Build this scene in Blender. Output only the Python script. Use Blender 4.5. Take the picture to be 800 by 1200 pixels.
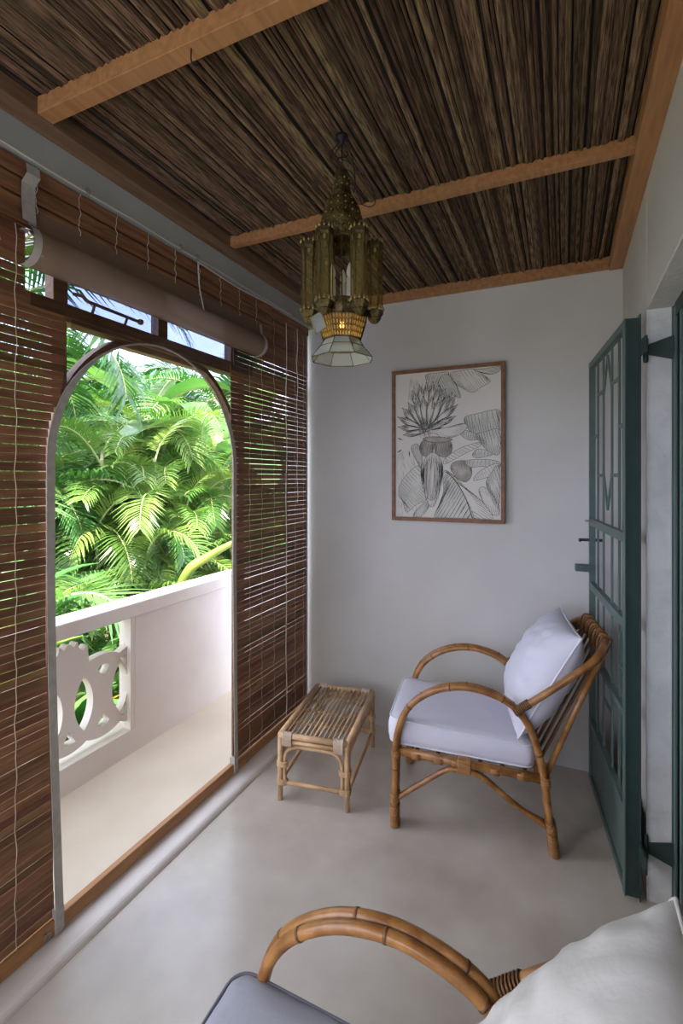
import bpy, bmesh, math, random
from mathutils import Vector, Matrix, Euler, noise
R = math.radians
rnd = random.Random(7)
for o in list(bpy.data.objects): bpy.data.objects.remove(o, do_unlink=True)
scene = bpy.context.scene
COL = scene.collection

# ---------------------------------------------------------------- camera
CAM_H = 1.45
YAW = math.atan(260 / 573)
cd = bpy.data.cameras.new('camera'); cam = bpy.data.objects.new('camera', cd); COL.objects.link(cam)
cam.location = (0, 0, CAM_H); cam.rotation_euler = (R(90), 0, YAW)
cd.sensor_fit = 'HORIZONTAL'; cd.sensor_width = 36; cd.lens = 573 / 800 * 36
cd.shift_y = -40 / 800; cd.clip_start = 0.02; cd.clip_end = 300
scene.camera = cam

# ---------------------------------------------------------------- world, sun, exposure
scene.view_settings.view_transform = 'Standard'; scene.view_settings.look = 'None'
scene.view_settings.gamma = 1; scene.view_settings.use_curve_mapping = False
scene.view_settings.exposure = 3.1
w = bpy.data.worlds.new('sky'); scene.world = w; w.use_nodes = True
nt = w.node_tree; nt.nodes.clear()
out = nt.nodes.new('ShaderNodeOutputWorld'); bg = nt.nodes.new('ShaderNodeBackground')
tc = nt.nodes.new('ShaderNodeTexCoord'); nz = nt.nodes.new('ShaderNodeTexNoise')
nz.inputs['Scale'].default_value = 2.6; nz.inputs['Detail'].default_value = 6; nz.inputs['Roughness'].default_value = 0.55
cr = nt.nodes.new('ShaderNodeValToRGB')
cr.color_ramp.elements[0].position = 0.40; cr.color_ramp.elements[0].color = (0.42, 0.50, 0.76, 1)
cr.color_ramp.elements[1].position = 0.66; cr.color_ramp.elements[1].color = (0.92, 0.93, 0.97, 1)
nt.links.new(tc.outputs['Generated'], nz.inputs['Vector']); nt.links.new(nz.outputs['Fac'], cr.inputs['Fac'])
nt.links.new(cr.outputs['Color'], bg.inputs['Color']); nt.links.new(bg.outputs['Background'], out.inputs['Surface'])
bg.inputs['Strength'].default_value = 0.8
sl = bpy.data.lights.new('sun', 'SUN'); sun = bpy.data.objects.new('sun', sl); COL.objects.link(sun)
sl.energy = 2.2; sl.angle = R(1.0); sl.color = (1.0, 0.95, 0.86)
sun.rotation_euler = Vector((-0.24, 0.40, -0.88)).to_track_quat('-Z', 'Y').to_euler()
sun.location = (4, -3, 7)

# ---------------------------------------------------------------- materials
def N(t, k, **kw):
    n = t.nodes.new(k)
    for a, v in kw.items(): setattr(n, a, v)
    return n
def mat(name, c1, c2=None, scale=8, rough=0.6, stretch=(1, 1, 1), bump=0.0, bscale=None, rand=0.0, huer=0.0,
        metallic=0.0, spec=0.4, detail=4, transl=None, coat=0.0, lo=0.35, hi=0.65, tint=None):
    m = bpy.data.materials.new(name); m.use_nodes = True
    t = m.node_tree; p = t.nodes['Principled BSDF']
    p.inputs['Roughness'].default_value = rough; p.inputs['Metallic'].default_value = metallic
    p.inputs['Specular IOR Level'].default_value = spec; p.inputs['Coat Weight'].default_value = coat
    p.inputs['Coat Roughness'].default_value = 0.15
    c2 = c2 or c1
    tcn = N(t, 'ShaderNodeTexCoord'); mp = N(t, 'ShaderNodeMapping'); mp.inputs['Scale'].default_value = stretch
    t.links.new(tcn.outputs['Object'], mp.inputs['Vector'])
    vec = mp.outputs['Vector']
    oi = N(t, 'ShaderNodeObjectInfo')
    if rand or huer:
        cm = N(t, 'ShaderNodeCombineXYZ'); mu = N(t, 'ShaderNodeMath', operation='MULTIPLY'); mu.inputs[1].default_value = 37.0
        t.links.new(oi.outputs['Random'], mu.inputs[0])
        for i in range(3): t.links.new(mu.outputs[0], cm.inputs[i])
        ad = N(t, 'ShaderNodeVectorMath', operation='ADD')
        t.links.new(vec, ad.inputs[0]); t.links.new(cm.outputs[0], ad.inputs[1]); vec = ad.outputs[0]
    no = N(t, 'ShaderNodeTexNoise'); no.inputs['Scale'].default_value = scale; no.inputs['Detail'].default_value = detail
    t.links.new(vec, no.inputs['Vector'])
    ramp = N(t, 'ShaderNodeValToRGB')
    ramp.color_ramp.elements[0].position = lo; ramp.color_ramp.elements[1].position = hi
    ramp.color_ramp.elements[0].color = (*c1, 1); ramp.color_ramp.elements[1].color = (*c2, 1)
    t.links.new(no.outputs['Fac'], ramp.inputs['Fac'])
    col = ramp.outputs['Color']
    if rand or huer:
        hs = N(t, 'ShaderNodeHueSaturation')
        mr = N(t, 'ShaderNodeMapRange'); mr.inputs['To Min'].default_value = 1 - rand; mr.inputs['To Max'].default_value = 1 + rand
        t.links.new(oi.outputs['Random'], mr.inputs['Value']); t.links.new(mr.outputs[0], hs.inputs['Value'])
        if huer:
            wn = N(t, 'ShaderNodeTexWhiteNoise', noise_dimensions='1D'); t.links.new(oi.outputs['Random'], wn.inputs['W'])
            m2 = N(t, 'ShaderNodeMapRange'); m2.inputs['To Min'].default_value = 0.5 - huer; m2.inputs['To Max'].default_value = 0.5 + huer
            t.links.new(wn.outputs['Value'], m2.inputs['Value']); t.links.new(m2.outputs[0], hs.inputs['Hue'])
        t.links.new(col, hs.inputs['Color']); col = hs.outputs['Color']
    t.links.new(col, p.inputs['Base Color'])
    if bump:
        n2 = N(t, 'ShaderNodeTexNoise'); n2.inputs['Scale'].default_value = bscale or scale * 3; n2.inputs['Detail'].default_value = 5
        t.links.new(vec, n2.inputs['Vector'])
        b = N(t, 'ShaderNodeBump'); b.inputs['Strength'].default_value = bump; b.inputs['Distance'].default_value = 0.01
        t.links.new(n2.outputs['Fac'], b.inputs['Height']); t.links.new(b.outputs['Normal'], p.inputs['Normal'])
    if transl:
        tr = N(t, 'ShaderNodeBsdfTranslucent'); mx = N(t, 'ShaderNodeMixShader'); mx.inputs[0].default_value = transl
        bright = N(t, 'ShaderNodeMixRGB', blend_type='MULTIPLY'); bright.inputs[0].default_value = 1; bright.inputs[2].default_value = tint or (1.05, 1.2, 0.5, 1)
        t.links.new(col, bright.inputs[1]); t.links.new(bright.outputs[0], tr.inputs['Color'])
        t.links.new(p.outputs[0], mx.inputs[1]); t.links.new(tr.outputs[0], mx.inputs[2])
        t.links.new(mx.outputs[0], t.nodes['Material Output'].inputs['Surface'])
    return m
def film(name, color, refl=0.05, rough=0.02, mix=None, trl=False):
    m = bpy.data.materials.new(name); m.use_nodes = True; t = m.node_tree; t.nodes.clear()
    o = N(t, 'ShaderNodeOutputMaterial'); tr = N(t, 'ShaderNodeBsdfTransparent'); tr.inputs[0].default_value = (*color, 1)
    g = N(t, 'ShaderNodeBsdfGlossy'); g.inputs['Roughness'].default_value = rough
    fr = N(t, 'ShaderNodeLayerWeight'); fr.inputs['Blend'].default_value = 0.5
    pw = N(t, 'ShaderNodeMath', operation='POWER'); pw.inputs[1].default_value = 5.0
    ml = N(t, 'ShaderNodeMath', operation='MULTIPLY_ADD'); ml.inputs[1].default_value = 0.8; ml.inputs[2].default_value = refl
    mx = N(t, 'ShaderNodeMixShader')
    t.links.new(fr.outputs['Facing'], pw.inputs[0]); t.links.new(pw.outputs[0], ml.inputs[0]); t.links.new(ml.outputs[0], mx.inputs[0])
    t.links.new(tr.outputs[0], mx.inputs[1]); t.links.new(g.outputs[0], mx.inputs[2])
    last = mx
    if mix:
        d = N(t, 'ShaderNodeBsdfTranslucent' if trl else 'ShaderNodeBsdfDiffuse'); d.inputs[0].default_value = (*mix[0], 1)
        m2 = N(t, 'ShaderNodeMixShader'); m2.inputs[0].default_value = mix[1]
        t.links.new(mx.outputs[0], m2.inputs[1]); t.links.new(d.outputs[0], m2.inputs[2]); last = m2
    t.links.new(last.outputs[0], o.inputs['Surface'])
    return m
def emis(name, c, s):
    m = bpy.data.materials.new(name); m.use_nodes = True; p = m.node_tree.nodes['Principled BSDF']
    p.inputs['Base Color'].default_value = (*c, 1); p.inputs['Emission Color'].default_value = (*c, 1); p.inputs['Emission Strength'].default_value = s
    return m
M = {}
M['wall'] = mat('white_limewash', (0.545, 0.52, 0.475), (0.62, 0.595, 0.55), 1.6, 0.55, bump=0.05, bscale=14, spec=0.3)
M['reveal'] = mat('rough_plaster', (0.55, 0.54, 0.51), (0.66, 0.65, 0.62), 9, 0.7, bump=0.35, bscale=60)
M['floor'] = mat('polished_cement', (0.47, 0.40, 0.325), (0.64, 0.57, 0.48), 2.6, 0.22, bump=0.05, bscale=9, spec=0.5, detail=8)
M['terrace'] = mat('beige_cement', (0.52, 0.43, 0.31), (0.63, 0.54, 0.41), 1.8, 0.5, bump=0.04, bscale=12, detail=7)
M['white'] = mat('white_paint', (0.68, 0.605, 0.535), (0.74, 0.67, 0.60), 3, 0.55, bump=0.05, bscale=20)
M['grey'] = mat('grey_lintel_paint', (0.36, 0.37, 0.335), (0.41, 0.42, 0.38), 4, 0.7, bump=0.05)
M['stick'] = mat('palm_stick', (0.050, 0.028, 0.015), (0.40, 0.255, 0.145), 9, 0.75, (0.28, 1.7, 0.28), 1.0, 26, rand=0.60, huer=0.018, detail=10, spec=0.25, lo=0.33, hi=0.68)
M['soffit'] = mat('dark_backing', (0.015, 0.011, 0.008), rough=0.9)
M['beam'] = mat('orange_teak', (0.33, 0.155, 0.058), (0.44, 0.215, 0.085), 5, 0.5, (12, 1, 12), 0.15, 20, detail=6)
M['plate'] = mat('brown_hardwood', (0.15, 0.085, 0.045), (0.22, 0.13, 0.07), 5, 0.6, (12, 1, 12), 0.15, 20, detail=6)
M['slat'] = mat('blind_wood', (0.165, 0.072, 0.034), (0.28, 0.135, 0.065), 5, 0.5, (14, 1.2, 14), 0.12, 30, rand=0.26, huer=0.012, detail=6, transl=0.10, tint=(1.2, 0.9, 0.7, 1))
M['cord'] = mat('blind_cord', (0.62, 0.50, 0.36), rough=0.8)
M['wcord'] = mat('white_cord', (0.66, 0.61, 0.52), rough=0.8)
M['tape'] = mat('grey_binding', (0.39, 0.36, 0.315), (0.46, 0.43, 0.38), 30, 0.8, bump=0.15, bscale=120)
M['frame'] = mat('window_wood', (0.17, 0.085, 0.038), (0.27, 0.14, 0.065), 6, 0.5, (10, 2, 10), 0.1, 25)
M['rattan'] = mat('cane', (0.215, 0.082, 0.020), (0.42, 0.195, 0.055), 9, 0.33, (2.2, 2.2, 2.2), 0.1, 30, coat=0.25, detail=5)
M['rattan_d'] = mat('dark_cane', (0.11, 0.045, 0.016), (0.20, 0.09, 0.032), 14, 0.4, bump=0.15)
M['wrap'] = mat('cane_binding', (0.26, 0.11, 0.032), (0.42, 0.20, 0.062), 30, 0.42, (1, 1, 9), 0.5, 40)
M['stoolc'] = mat('pale_cane', (0.46, 0.27, 0.13), (0.66, 0.44, 0.245), 10, 0.42, bump=0.12, bscale=40, rand=0.1)
M['slatc'] = mat('stool_rod', (0.34, 0.19, 0.095), (0.72, 0.54, 0.35), 9, 0.45, (3, 0.35, 3), 0.1, 40, rand=0.30)
M['stoolwrap'] = mat('pale_binding', (0.62, 0.48, 0.36), (0.72, 0.58, 0.46), 30, 0.6, (1, 1, 8), 0.5, 40)
def cloth(name, a, b): return mat(name, a, b, 3, 0.9, bump=0.45, bscale=9, spec=0.15)
M['cloth'] = cloth('white_cotton', (0.66, 0.64, 0.71), (0.72, 0.70, 0.77))
M['cream'] = cloth('cream_cotton', (0.66, 0.62, 0.56), (0.72, 0.68, 0.62))
M['greyc'] = cloth('grey_cotton', (0.40, 0.40, 0.44), (0.45, 0.45, 0.49))
M['piping'] = mat('white_piping', (0.78, 0.76, 0.80), rough=0.8)
M['piping_g'] = mat('grey_piping', (0.17, 0.17, 0.20), rough=0.8)
M['green'] = mat('green_iron', (0.075, 0.118, 0.102), (0.10, 0.148, 0.13), 6, 0.42, bump=0.06, bscale=30)
M['dgreen'] = mat('dark_green_iron', (0.022, 0.045, 0.040), (0.035, 0.060, 0.052), 8, 0.5)
M['pframe'] = mat('picture_wood', (0.17, 0.066, 0.020), (0.25, 0.105, 0.035), 8, 0.45, (3, 3, 3), 0.1, 40)
M['paper'] = mat('paper', (0.69, 0.645, 0.57), (0.74, 0.69, 0.615), 3, 0.9)
M['shade'] = mat('wash_grey_green', (0.50, 0.495, 0.43), (0.66, 0.625, 0.55), 9, 0.9, lo=0.3, hi=0.6)
M['shade_d'] = mat('wash_grey_brown', (0.30, 0.26, 0.22), (0.54, 0.49, 0.42), 9, 0.9, lo=0.3, hi=0.65)
M['ink'] = mat('ink', (0.045, 0.05, 0.04), rough=0.9)
M['brass'] = mat('aged_brass', (0.05, 0.037, 0.015), (0.19, 0.14, 0.05), 40, 0.42, bump=0.5, bscale=140, metallic=0.75)
M['brass_l'] = mat('gilt_brass', (0.24, 0.18, 0.06), (0.40, 0.31, 0.12), 40, 0.4, metallic=0.7)
M['iron'] = mat('dark_iron', (0.025, 0.022, 0.022), rough=0.5, metallic=0.5)
M['amber'] = film('amber_glass', (0.93, 0.87, 0.62), 0.10, 0.06, ((0.70, 0.58, 0.24), 0.07))
M['amber_t'] = film('amber_milk_glass', (0.80, 0.66, 0.36), 0.05, 0.1, ((0.70, 0.55, 0.25), 0.30), True)
M['frost'] = film('frosted_glass', (0.60, 0.66, 0.62), 0.10, 0.12, ((0.62, 0.68, 0.62), 0.45))
M['candle'] = mat('candle_tube', (0.72, 0.68, 0.58), rough=0.6)
M['bulb'] = emis('bulb', (1.0, 0.60, 0.20), 0.5)
M['clear'] = film('clear_film', (0.965, 0.97, 0.97), 0.022, 0.015)
M['dimming'] = film('dimming_film', (0.58, 0.58, 0.62), 0.03, 0.03)  # tint added to darken what is seen outside the arch
M['rollfilm'] = film('rolled_film', (0.62, 0.52, 0.43), 0.06, 0.15, ((0.38, 0.27, 0.19), 0.50))
M['glass'] = film('window_glass', (0.62, 0.66, 0.78), 0.03, 0.01)
M['dkglass'] = film('door_glass', (0.15, 0.18, 0.17), 0.05, 0.03, ((0.02, 0.025, 0.022), 0.6))
M['steel'] = mat('steel', (0.35, 0.33, 0.30), rough=0.35, metallic=0.8)
def leaf(name, a, b, tr=0.32, rand=0.22): return mat(name, a, b, 1.6, 0.28, (1, 1, 1), 0, rand=rand, huer=0.018, spec=0.5, transl=tr, lo=0.3, hi=0.7)
M['leaf_y'] = leaf('areca_leaf', (0.070, 0.205, 0.040), (0.27, 0.37, 0.085))
M['leaf_g'] = leaf('palm_leaf', (0.060, 0.20, 0.050), (0.20, 0.35, 0.11))
M['leaf_d'] = leaf('dark_palm_leaf', (0.022, 0.085, 0.022), (0.065, 0.19, 0.045))
M['leaf_b'] = leaf('banana_leaf', (0.10, 0.23, 0.07), (0.22, 0.34, 0.15))
M['leaf_o'] = leaf('croton_leaf', (0.20, 0.26, 0.03), (0.50, 0.30, 0.04))
M['rib'] = mat('leaf_rib', (0.34, 0.40, 0.14), (0.48, 0.45, 0.20), 5, 0.5)
M['rib_y'] = mat('coconut_rib', (0.62, 0.52, 0.24), (0.74, 0.66, 0.44), 12, 0.5)
M['trunk'] = mat('palm_stem', (0.20, 0.19, 0.10), (0.36, 0.36, 0.20), 6, 0.7, (1, 1, 6), 0.3)
M['spathe'] = mat('palm_spathe', (0.16, 0.26, 0.035), (0.30, 0.33, 0.06), 5, 0.45)
M['ground'] = mat('garden_soil', (0.06, 0.075, 0.03), (0.11, 0.12, 0.05), 2, 0.95, bump=0.4)
M['housew'] = mat('house_render', (0.52, 0.45, 0.40), (0.58, 0.51, 0.45), 2, 0.8)
M['roof'] = mat('roof_sheet', (0.28, 0.25, 0.24), (0.36, 0.33, 0.31), 5, 0.7)

# ---------------------------------------------------------------- mesh builder
class MB:
    def __init__(s): s.v = []; s.f = []
    def add(s, vs, fs):
        n = len(s.v); s.v += [tuple(p) for p in vs]; s.f += [tuple(i + n for i in f) for f in fs]; return s
    def box(s, a, b, m=None):
        (x0, y0, z0), (x1, y1, z1) = a, b
        vs = [Vector(p) for p in ((x0, y0, z0), (x1, y0, z0), (x1, y1, z0), (x0, y1, z0), (x0, y0, z1), (x1, y0, z1), (x1, y1, z1), (x0, y1, z1))]
        if m: vs = [m @ p for p in vs]
        return s.add(vs, [(0, 3, 2, 1), (4, 5, 6, 7), (0, 1, 5, 4), (1, 2, 6, 5), (2, 3, 7, 6), (3, 0, 4, 7)])
    def bar(s, p, q, wd, th, up=(0, 0, 1)):
        p, q = Vector(p), Vector(q); d = (q - p); L = d.length; d.normalize()
        u = Vector(up); sd = d.cross(u)
        if sd.length < 1e-4: sd = d.cross(Vector((1, 0, 0)))
        sd.normalize(); u = sd.cross(d)
        m = Matrix(((d.x, sd.x, u.x, p.x), (d.y, sd.y, u.y, p.y), (d.z, sd.z, u.z, p.z), (0, 0, 0, 1)))
        return s.box((0, -wd / 2, -th / 2), (L, wd / 2, th / 2), m)
    def tube(s, pts, r, n=10, closed=False, cap=True, flat=None):
        pts = [Vector(p) for p in pts]; m = len(pts)
        rs = r if isinstance(r, (list, tuple)) else [r] * m
        b = len(s.v); nrm = None
        for i in range(m):
            if closed: d = pts[(i + 1) % m] - pts[i - 1]
            else: d = pts[min(i + 1, m - 1)] - pts[max(i - 1, 0)]
            if d.length < 1e-9: d = Vector((0, 0, 1))
            d.normalize()
            if nrm is None:
                nrm = d.orthogonal() if not flat else Vector(flat)
            nrm = (nrm - d * nrm.dot(d))
            if nrm.length < 1e-6: nrm = d.orthogonal()
            nrm.normalize(); bi = d.cross(nrm)
            for k in range(n):
                a = 2 * math.pi * k / n
                s.v.append(tuple(pts[i] + (nrm * math.cos(a) + bi * math.sin(a)) * rs[i]))
        for i in range(m if closed else m - 1):
            j = (i + 1) % m
            for k in range(n):
                k2 = (k + 1) % n
                s.f.append((b + i * n + k, b + i * n + k2, b + j * n + k2, b + j * n + k))
        if cap and not closed:
            s.f.append(tuple(b + k for k in reversed(range(n)))); s.f.append(tuple(b + (m - 1) * n + k for k in range(n)))
        return s
    def lathe(s, prof, n=16, c=(0, 0, 0), ph=0.0):
        b = len(s.v)
        for (r, z) in prof:
            for k in range(n):
                a = 2 * math.pi * k / n + ph
                s.v.append((c[0] + r * math.cos(a), c[1] + r * math.sin(a), c[2] + z))
        for i in range(len(prof) - 1):
            for k in range(n):
                k2 = (k + 1) % n
                s.f.append((b + i * n + k, b + i * n + k2, b + (i + 1) * n + k2, b + (i + 1) * n + k))
        return s
    def mesh(s, name, m, smooth=False):
        me = bpy.data.meshes.new(name); me.from_pydata(s.v, [], s.f); me.update()
        if m: me.materials.append(M[m] if isinstance(m, str) else m)
        if smooth:
            for p in me.polygons: p.use_smooth = True
        return me
    def build(s, name, m, parent=None, smooth=False, bevel=0.0):
        o = bpy.data.objects.new(name, s.mesh(name, m, smooth)); COL.objects.link(o)
        if parent: o.parent = parent
        if bevel:
            bv = o.modifiers.new('bevel', 'BEVEL'); bv.width = bevel; bv.segments = 3; bv.limit_method = 'ANGLE'
        return o
def spline(pts, n=8, closed=False):
    pts = [Vector(p) for p in pts]; out = []; m = len(pts)
    for i in range(m if closed else m - 1):
        if closed: p0, p1, p2, p3 = pts[i - 1], pts[i], pts[(i + 1) % m], pts[(i + 2) % m]
        else: p0, p1, p2, p3 = pts[max(i - 1, 0)], pts[i], pts[i + 1], pts[min(i + 2, m - 1)]
        for k in range(n):
            t = k / n
            out.append(0.5 * ((2 * p1) + (p2 - p0) * t + (2 * p0 - 5 * p1 + 4 * p2 - p3) * t * t + (3 * p1 - p0 - 3 * p2 + p3) * t ** 3))
    if not closed: out.append(pts[-1])
    return out
def empty(name, loc=(0, 0, 0), rz=0.0):
    o = bpy.data.objects.new(name, None); COL.objects.link(o); o.location = loc; o.rotation_euler = (0, 0, rz); o.empty_display_size = 0.1
    return o
def tag(o, label=None, cat=None, group=None, kind=None):
    if label: o['label'] = label
    if cat: o['category'] = cat
    if group: o['group'] = group
    if kind: o['kind'] = kind
    return o
def struct(o, label=None): return tag(o, label, None, None, 'structure')
def inst(name, me, parent=None, loc=(0, 0, 0), rot=(0, 0, 0), sc=(1, 1, 1)):
    o = bpy.data.objects.new(name, me); COL.objects.link(o)
    if parent: o.parent = parent
    o.location = loc; o.rotation_euler = rot; o.scale = sc
    return o
def plate(name, outer, holes, th, m, parent, axis='X', loc=(0, 0, 0), bevel=0.0):
    """flat plate with holes, outline in the YZ plane, thickness along X"""
    cu = bpy.data.curves.new(name, 'CURVE'); cu.dimensions = '2D'; cu.fill_mode = 'BOTH'; cu.extrude = th / 2; cu.bevel_depth = bevel
    for lp in [outer] + holes:
        sp = cu.splines.new('POLY'); sp.points.add(len(lp) - 1); sp.use_cyclic_u = True
        for i, (a, b) in enumerate(lp): sp.points[i].co = (a, b, 0, 1)
    tmp = bpy.data.objects.new('tmp', cu); COL.objects.link(tmp)
    bpy.context.view_layer.update()
    me = bpy.data.meshes.new_from_object(tmp.evaluated_get(bpy.context.evaluated_depsgraph_get()))
    bpy.data.objects.remove(tmp, do_unlink=True); bpy.data.curves.remove(cu)
    me.transform(Matrix(((0, 0, 1, 0), (1, 0, 0, 0), (0, 1, 0, 0), (0, 0, 0, 1))))
    me.materials.clear(); me.materials.append(M[m])
    o = bpy.data.objects.new(name, me); COL.objects.link(o); o.parent = parent; o.location = loc
    return o

XW, YB, XB = 0.26, 2.70, -1.45      # right wall, back wall, blind plane
YN = -1.70                          # near end of the loggia
ZC = 2.475

# ================================================================ the shell
struct(MB().box((-1.40, YN, -0.12), (1.6, YB + 0.15, 0.0)).build('floor', 'floor'))
struct(MB().box((-2.30, YN - 0.3, -0.14), (-1.40, 4.2, -0.002)).build('floor_terrace', 'terrace'))
# low rounded kerb below the blind
k = MB()
prof = [(-1.468, -0.01), (-1.468, 0.024), (-1.40, 0.024)] + [(-1.375 + 0.025 * math.sin(a), -0.001 + 0.025 * math.cos(a)) for a in [R(x) for x in (0, 20, 40, 60, 80, 90)]]
vs = []; fs = []
for y in (YN, YB):
    vs += [(x, y, z) for x, z in prof]
n = len(prof)
for i in range(n - 1): fs.append((i, i + 1, n + i + 1, n + i))
fs += [tuple(range(n)), tuple(reversed(range(n, 2 * n)))]
struct(k.add(vs, fs).build('trim_kerb', 'white', smooth=False), 'low rounded white kerb under the slatted blinds')
# back wall with a rounded left end
wb = MB(); o_ = [(1.6, YB), (-1.56, YB)]
o_ += [(-1.56 - 0.07 * math.sin(a), YB + 0.07 - 0.07 * math.cos(a)) for a in [R(x) for x in range(10, 91, 10)]]
o_ += [(-1.63, YB + 0.16), (1.6, YB + 0.16)]
n = len(o_); vs = [(x, y, -0.1) for x, y in o_] + [(x, y, 2.62) for x, y in o_]
fs = [(i, (i + 1) % n, n + (i + 1) % n, n + i) for i in range(n)] + [tuple(reversed(range(n))), tuple(range(n, 2 * n))]
struct(wb.add(vs, fs).build('wall_back', 'wall'))
# right wall with the doorway
DY0, DY1, DZ = 0.55, 1.965, 2.03
wr = MB()
wr.box((XW, DY1, -0.1), (XW + 0.14, YB, 2.62)); wr.box((XW, DY0, DZ), (XW + 0.14, DY1, 2.62)); wr.box((XW, YN, -0.1), (XW + 0.14, DY0, 2.62))
struct(wr.build('wall_right', 'wall', bevel=0.006))
wn_ = MB().box((-1.43, YN - 0.15, -0.1), (1.6, YN, 0.95)); wn_.box((-1.43, YN - 0.15, 2.2), (1.6, YN, 2.62)); wn_.box((-1.43, YN - 0.15, 0.95), (-1.25, YN, 2.2)); wn_.box((0.05, YN - 0.15, 0.95), (1.6, YN, 2.2))
struct(wn_.build('added_wall_near', 'wall'))  # unseen end wall, added to cut the light from behind the camera
struct(MB().box((1.6, YN, -0.1), (1.75, YB + 0.15, 2.62)).build('added_wall_inner', 'wall'))  # unseen wall added beyond the doorway to stop sky light leaking in
struct(MB().box((-1.62, YN - 0.4, 2.62), (1.9, YB + 0.4, 2.74)).build('added_roof_slab', 'white'))  # unseen slab added over the ceiling to block light
# lintel above the blinds
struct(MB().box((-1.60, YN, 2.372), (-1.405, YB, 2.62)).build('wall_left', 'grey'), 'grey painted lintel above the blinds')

# ceiling of thin sticks
ceil = struct(MB().box((-1.42, YN, 2.518), (XW, YB, 2.545)).build('ceiling', 'soffit'))
stick_meshes = []
L = YB - YN
for v in range(9):
    q = MB(); nr = 15; vs = []; fs = []; wob = 0
    ph = [rnd.random() * 6 for _ in range(4)]
    for i in range(nr):
        t = i / (nr - 1); y = YN + L * t
        ox = 0.55 * math.sin(ph[0] + 3.1 * t) + 0.30 * math.sin(ph[1] + 10 * t); wd = 0.95 + 0.22 * math.sin(ph[2] + 6 * t) + 0.20 * rnd.uniform(-1, 1)
        dz = 0.25 * math.sin(ph[3] + 7 * t) + 0.12 * rnd.uniform(-1, 1)
        for a in (0, 42, 90, 138, 180):
            vs.append((ox + wd * math.cos(R(a)), y, -math.sin(R(a)) * (0.85 if a != 90 else 0.98) + dz))
    for i in range(nr - 1):
        for k2 in range(4): fs.append((i * 5 + k2, i * 5 + k2 + 1, i * 5 + 6 + k2, i * 5 + 5 + k2))
    q.add(vs, fs); stick_meshes.append(q.mesh('stick', 'stick', True))
x = -1.415; ns = 0
while x < XW - 0.005:
    wd = rnd.choice((0.0036, 0.0046, 0.0056, 0.0068, 0.0082, 0.0095, 0.0115))
    inst('stick', rnd.choice(stick_meshes), ceil, (x + wd, 0, 2.519 - rnd.uniform(0, 0.007)), (0, 0, 0), (wd * rnd.choice((-1, 1)), 1, 0.0055 + 0.25 * wd)); ns += 1
    x += wd * 1.78
# ceiling beams and trims
for i, y in enumerate((0.915, 1.775, 0.055, -0.80)):
    o = struct(MB().box((-1.36, y - (0.017 if i == 1 else 0.023), 2.472 if i == 1 else 2.466), (XW - 0.045, y + (0.017 if i == 1 else 0.023), 2.515)).build('trim_beam', 'beam', bevel=0.002),
               ['orange wooden ceiling batten nearest the top of the picture', 'orange wooden ceiling batten behind the lantern', 'orange wooden ceiling batten above the camera', 'orange wooden ceiling batten at the near end'][i])
    if i < 2:
        hk = spline([(-0.80 + 0.35 * i, y - 0.01, 2.464), (-0.80 + 0.35 * i, y - 0.01, 2.435), (-0.795 + 0.35 * i, y - 0.002, 2.428), (-0.79 + 0.35 * i, y + 0.004, 2.436)], 4)
        if i == 0: MB().tube(hk, 0.0016, 6).build('hook', 'iron', o, True)
struct(MB().box((XW - 0.058, YN, 2.455), (XW, YB, 2.515)).build('trim_right', 'beam', bevel=0.002))
struct(MB().box((-1.36, YB - 0.030, 2.460), (XW - 0.058, YB, 2.515)).build('trim_back', 'beam', bevel=0.002))
struct(MB().box((-1.405, YN, 2.462), (-1.335, YB - 0.03, 2.515)).build('trim_left', 'plate', bevel=0.002))

# ================================================================ balcony parapet with fretwork
PX0, PX1 = -2.07, -2.19
PZ = 0.79; OY0, OY1, OZ0, OZ1 = 1.18, 1.915, 0.125, 0.715
par = empty('wall_parapet', (-2.13, 1.55, 0)); struct(par, 'white masonry balcony parapet with a fretwork opening')
def pch(mb, name, m, bevel=0.0):
    o = mb.build(name, m, None, False, bevel); o.parent = par; o.matrix_parent_inverse = par.matrix_world.inverted(); return o
par.matrix_world = Matrix.Translation((-2.13, 1.55, 0))
pb = MB()
pb.box((PX1, YN - 0.3, -0.1), (PX0, OY0, OZ1)); pb.box((PX1, OY1, -0.1), (PX0, 4.2, OZ1)); pb.box((PX1, OY0, -0.1), (PX0, OY1, OZ0))
pch(pb, 'parapet_wall', 'white'); pch(MB().box((PX1 - 0.01, YN - 0.3, OZ1), (PX0 + 0.012, 4.2, PZ)), 'coping', 'white', 0.006)
fr = MB(); fr.box((PX0 - 0.05, OY1 - 0.032, OZ0), (PX0 - 0.002, OY1, OZ1)); pch(fr, 'jamb', 'white')
fr = MB(); fr.box((PX0 - 0.05, OY0, OZ0), (PX0 - 0.002, OY0 + 0.032, OZ1)); pch(fr, 'jamb', 'white')
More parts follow.
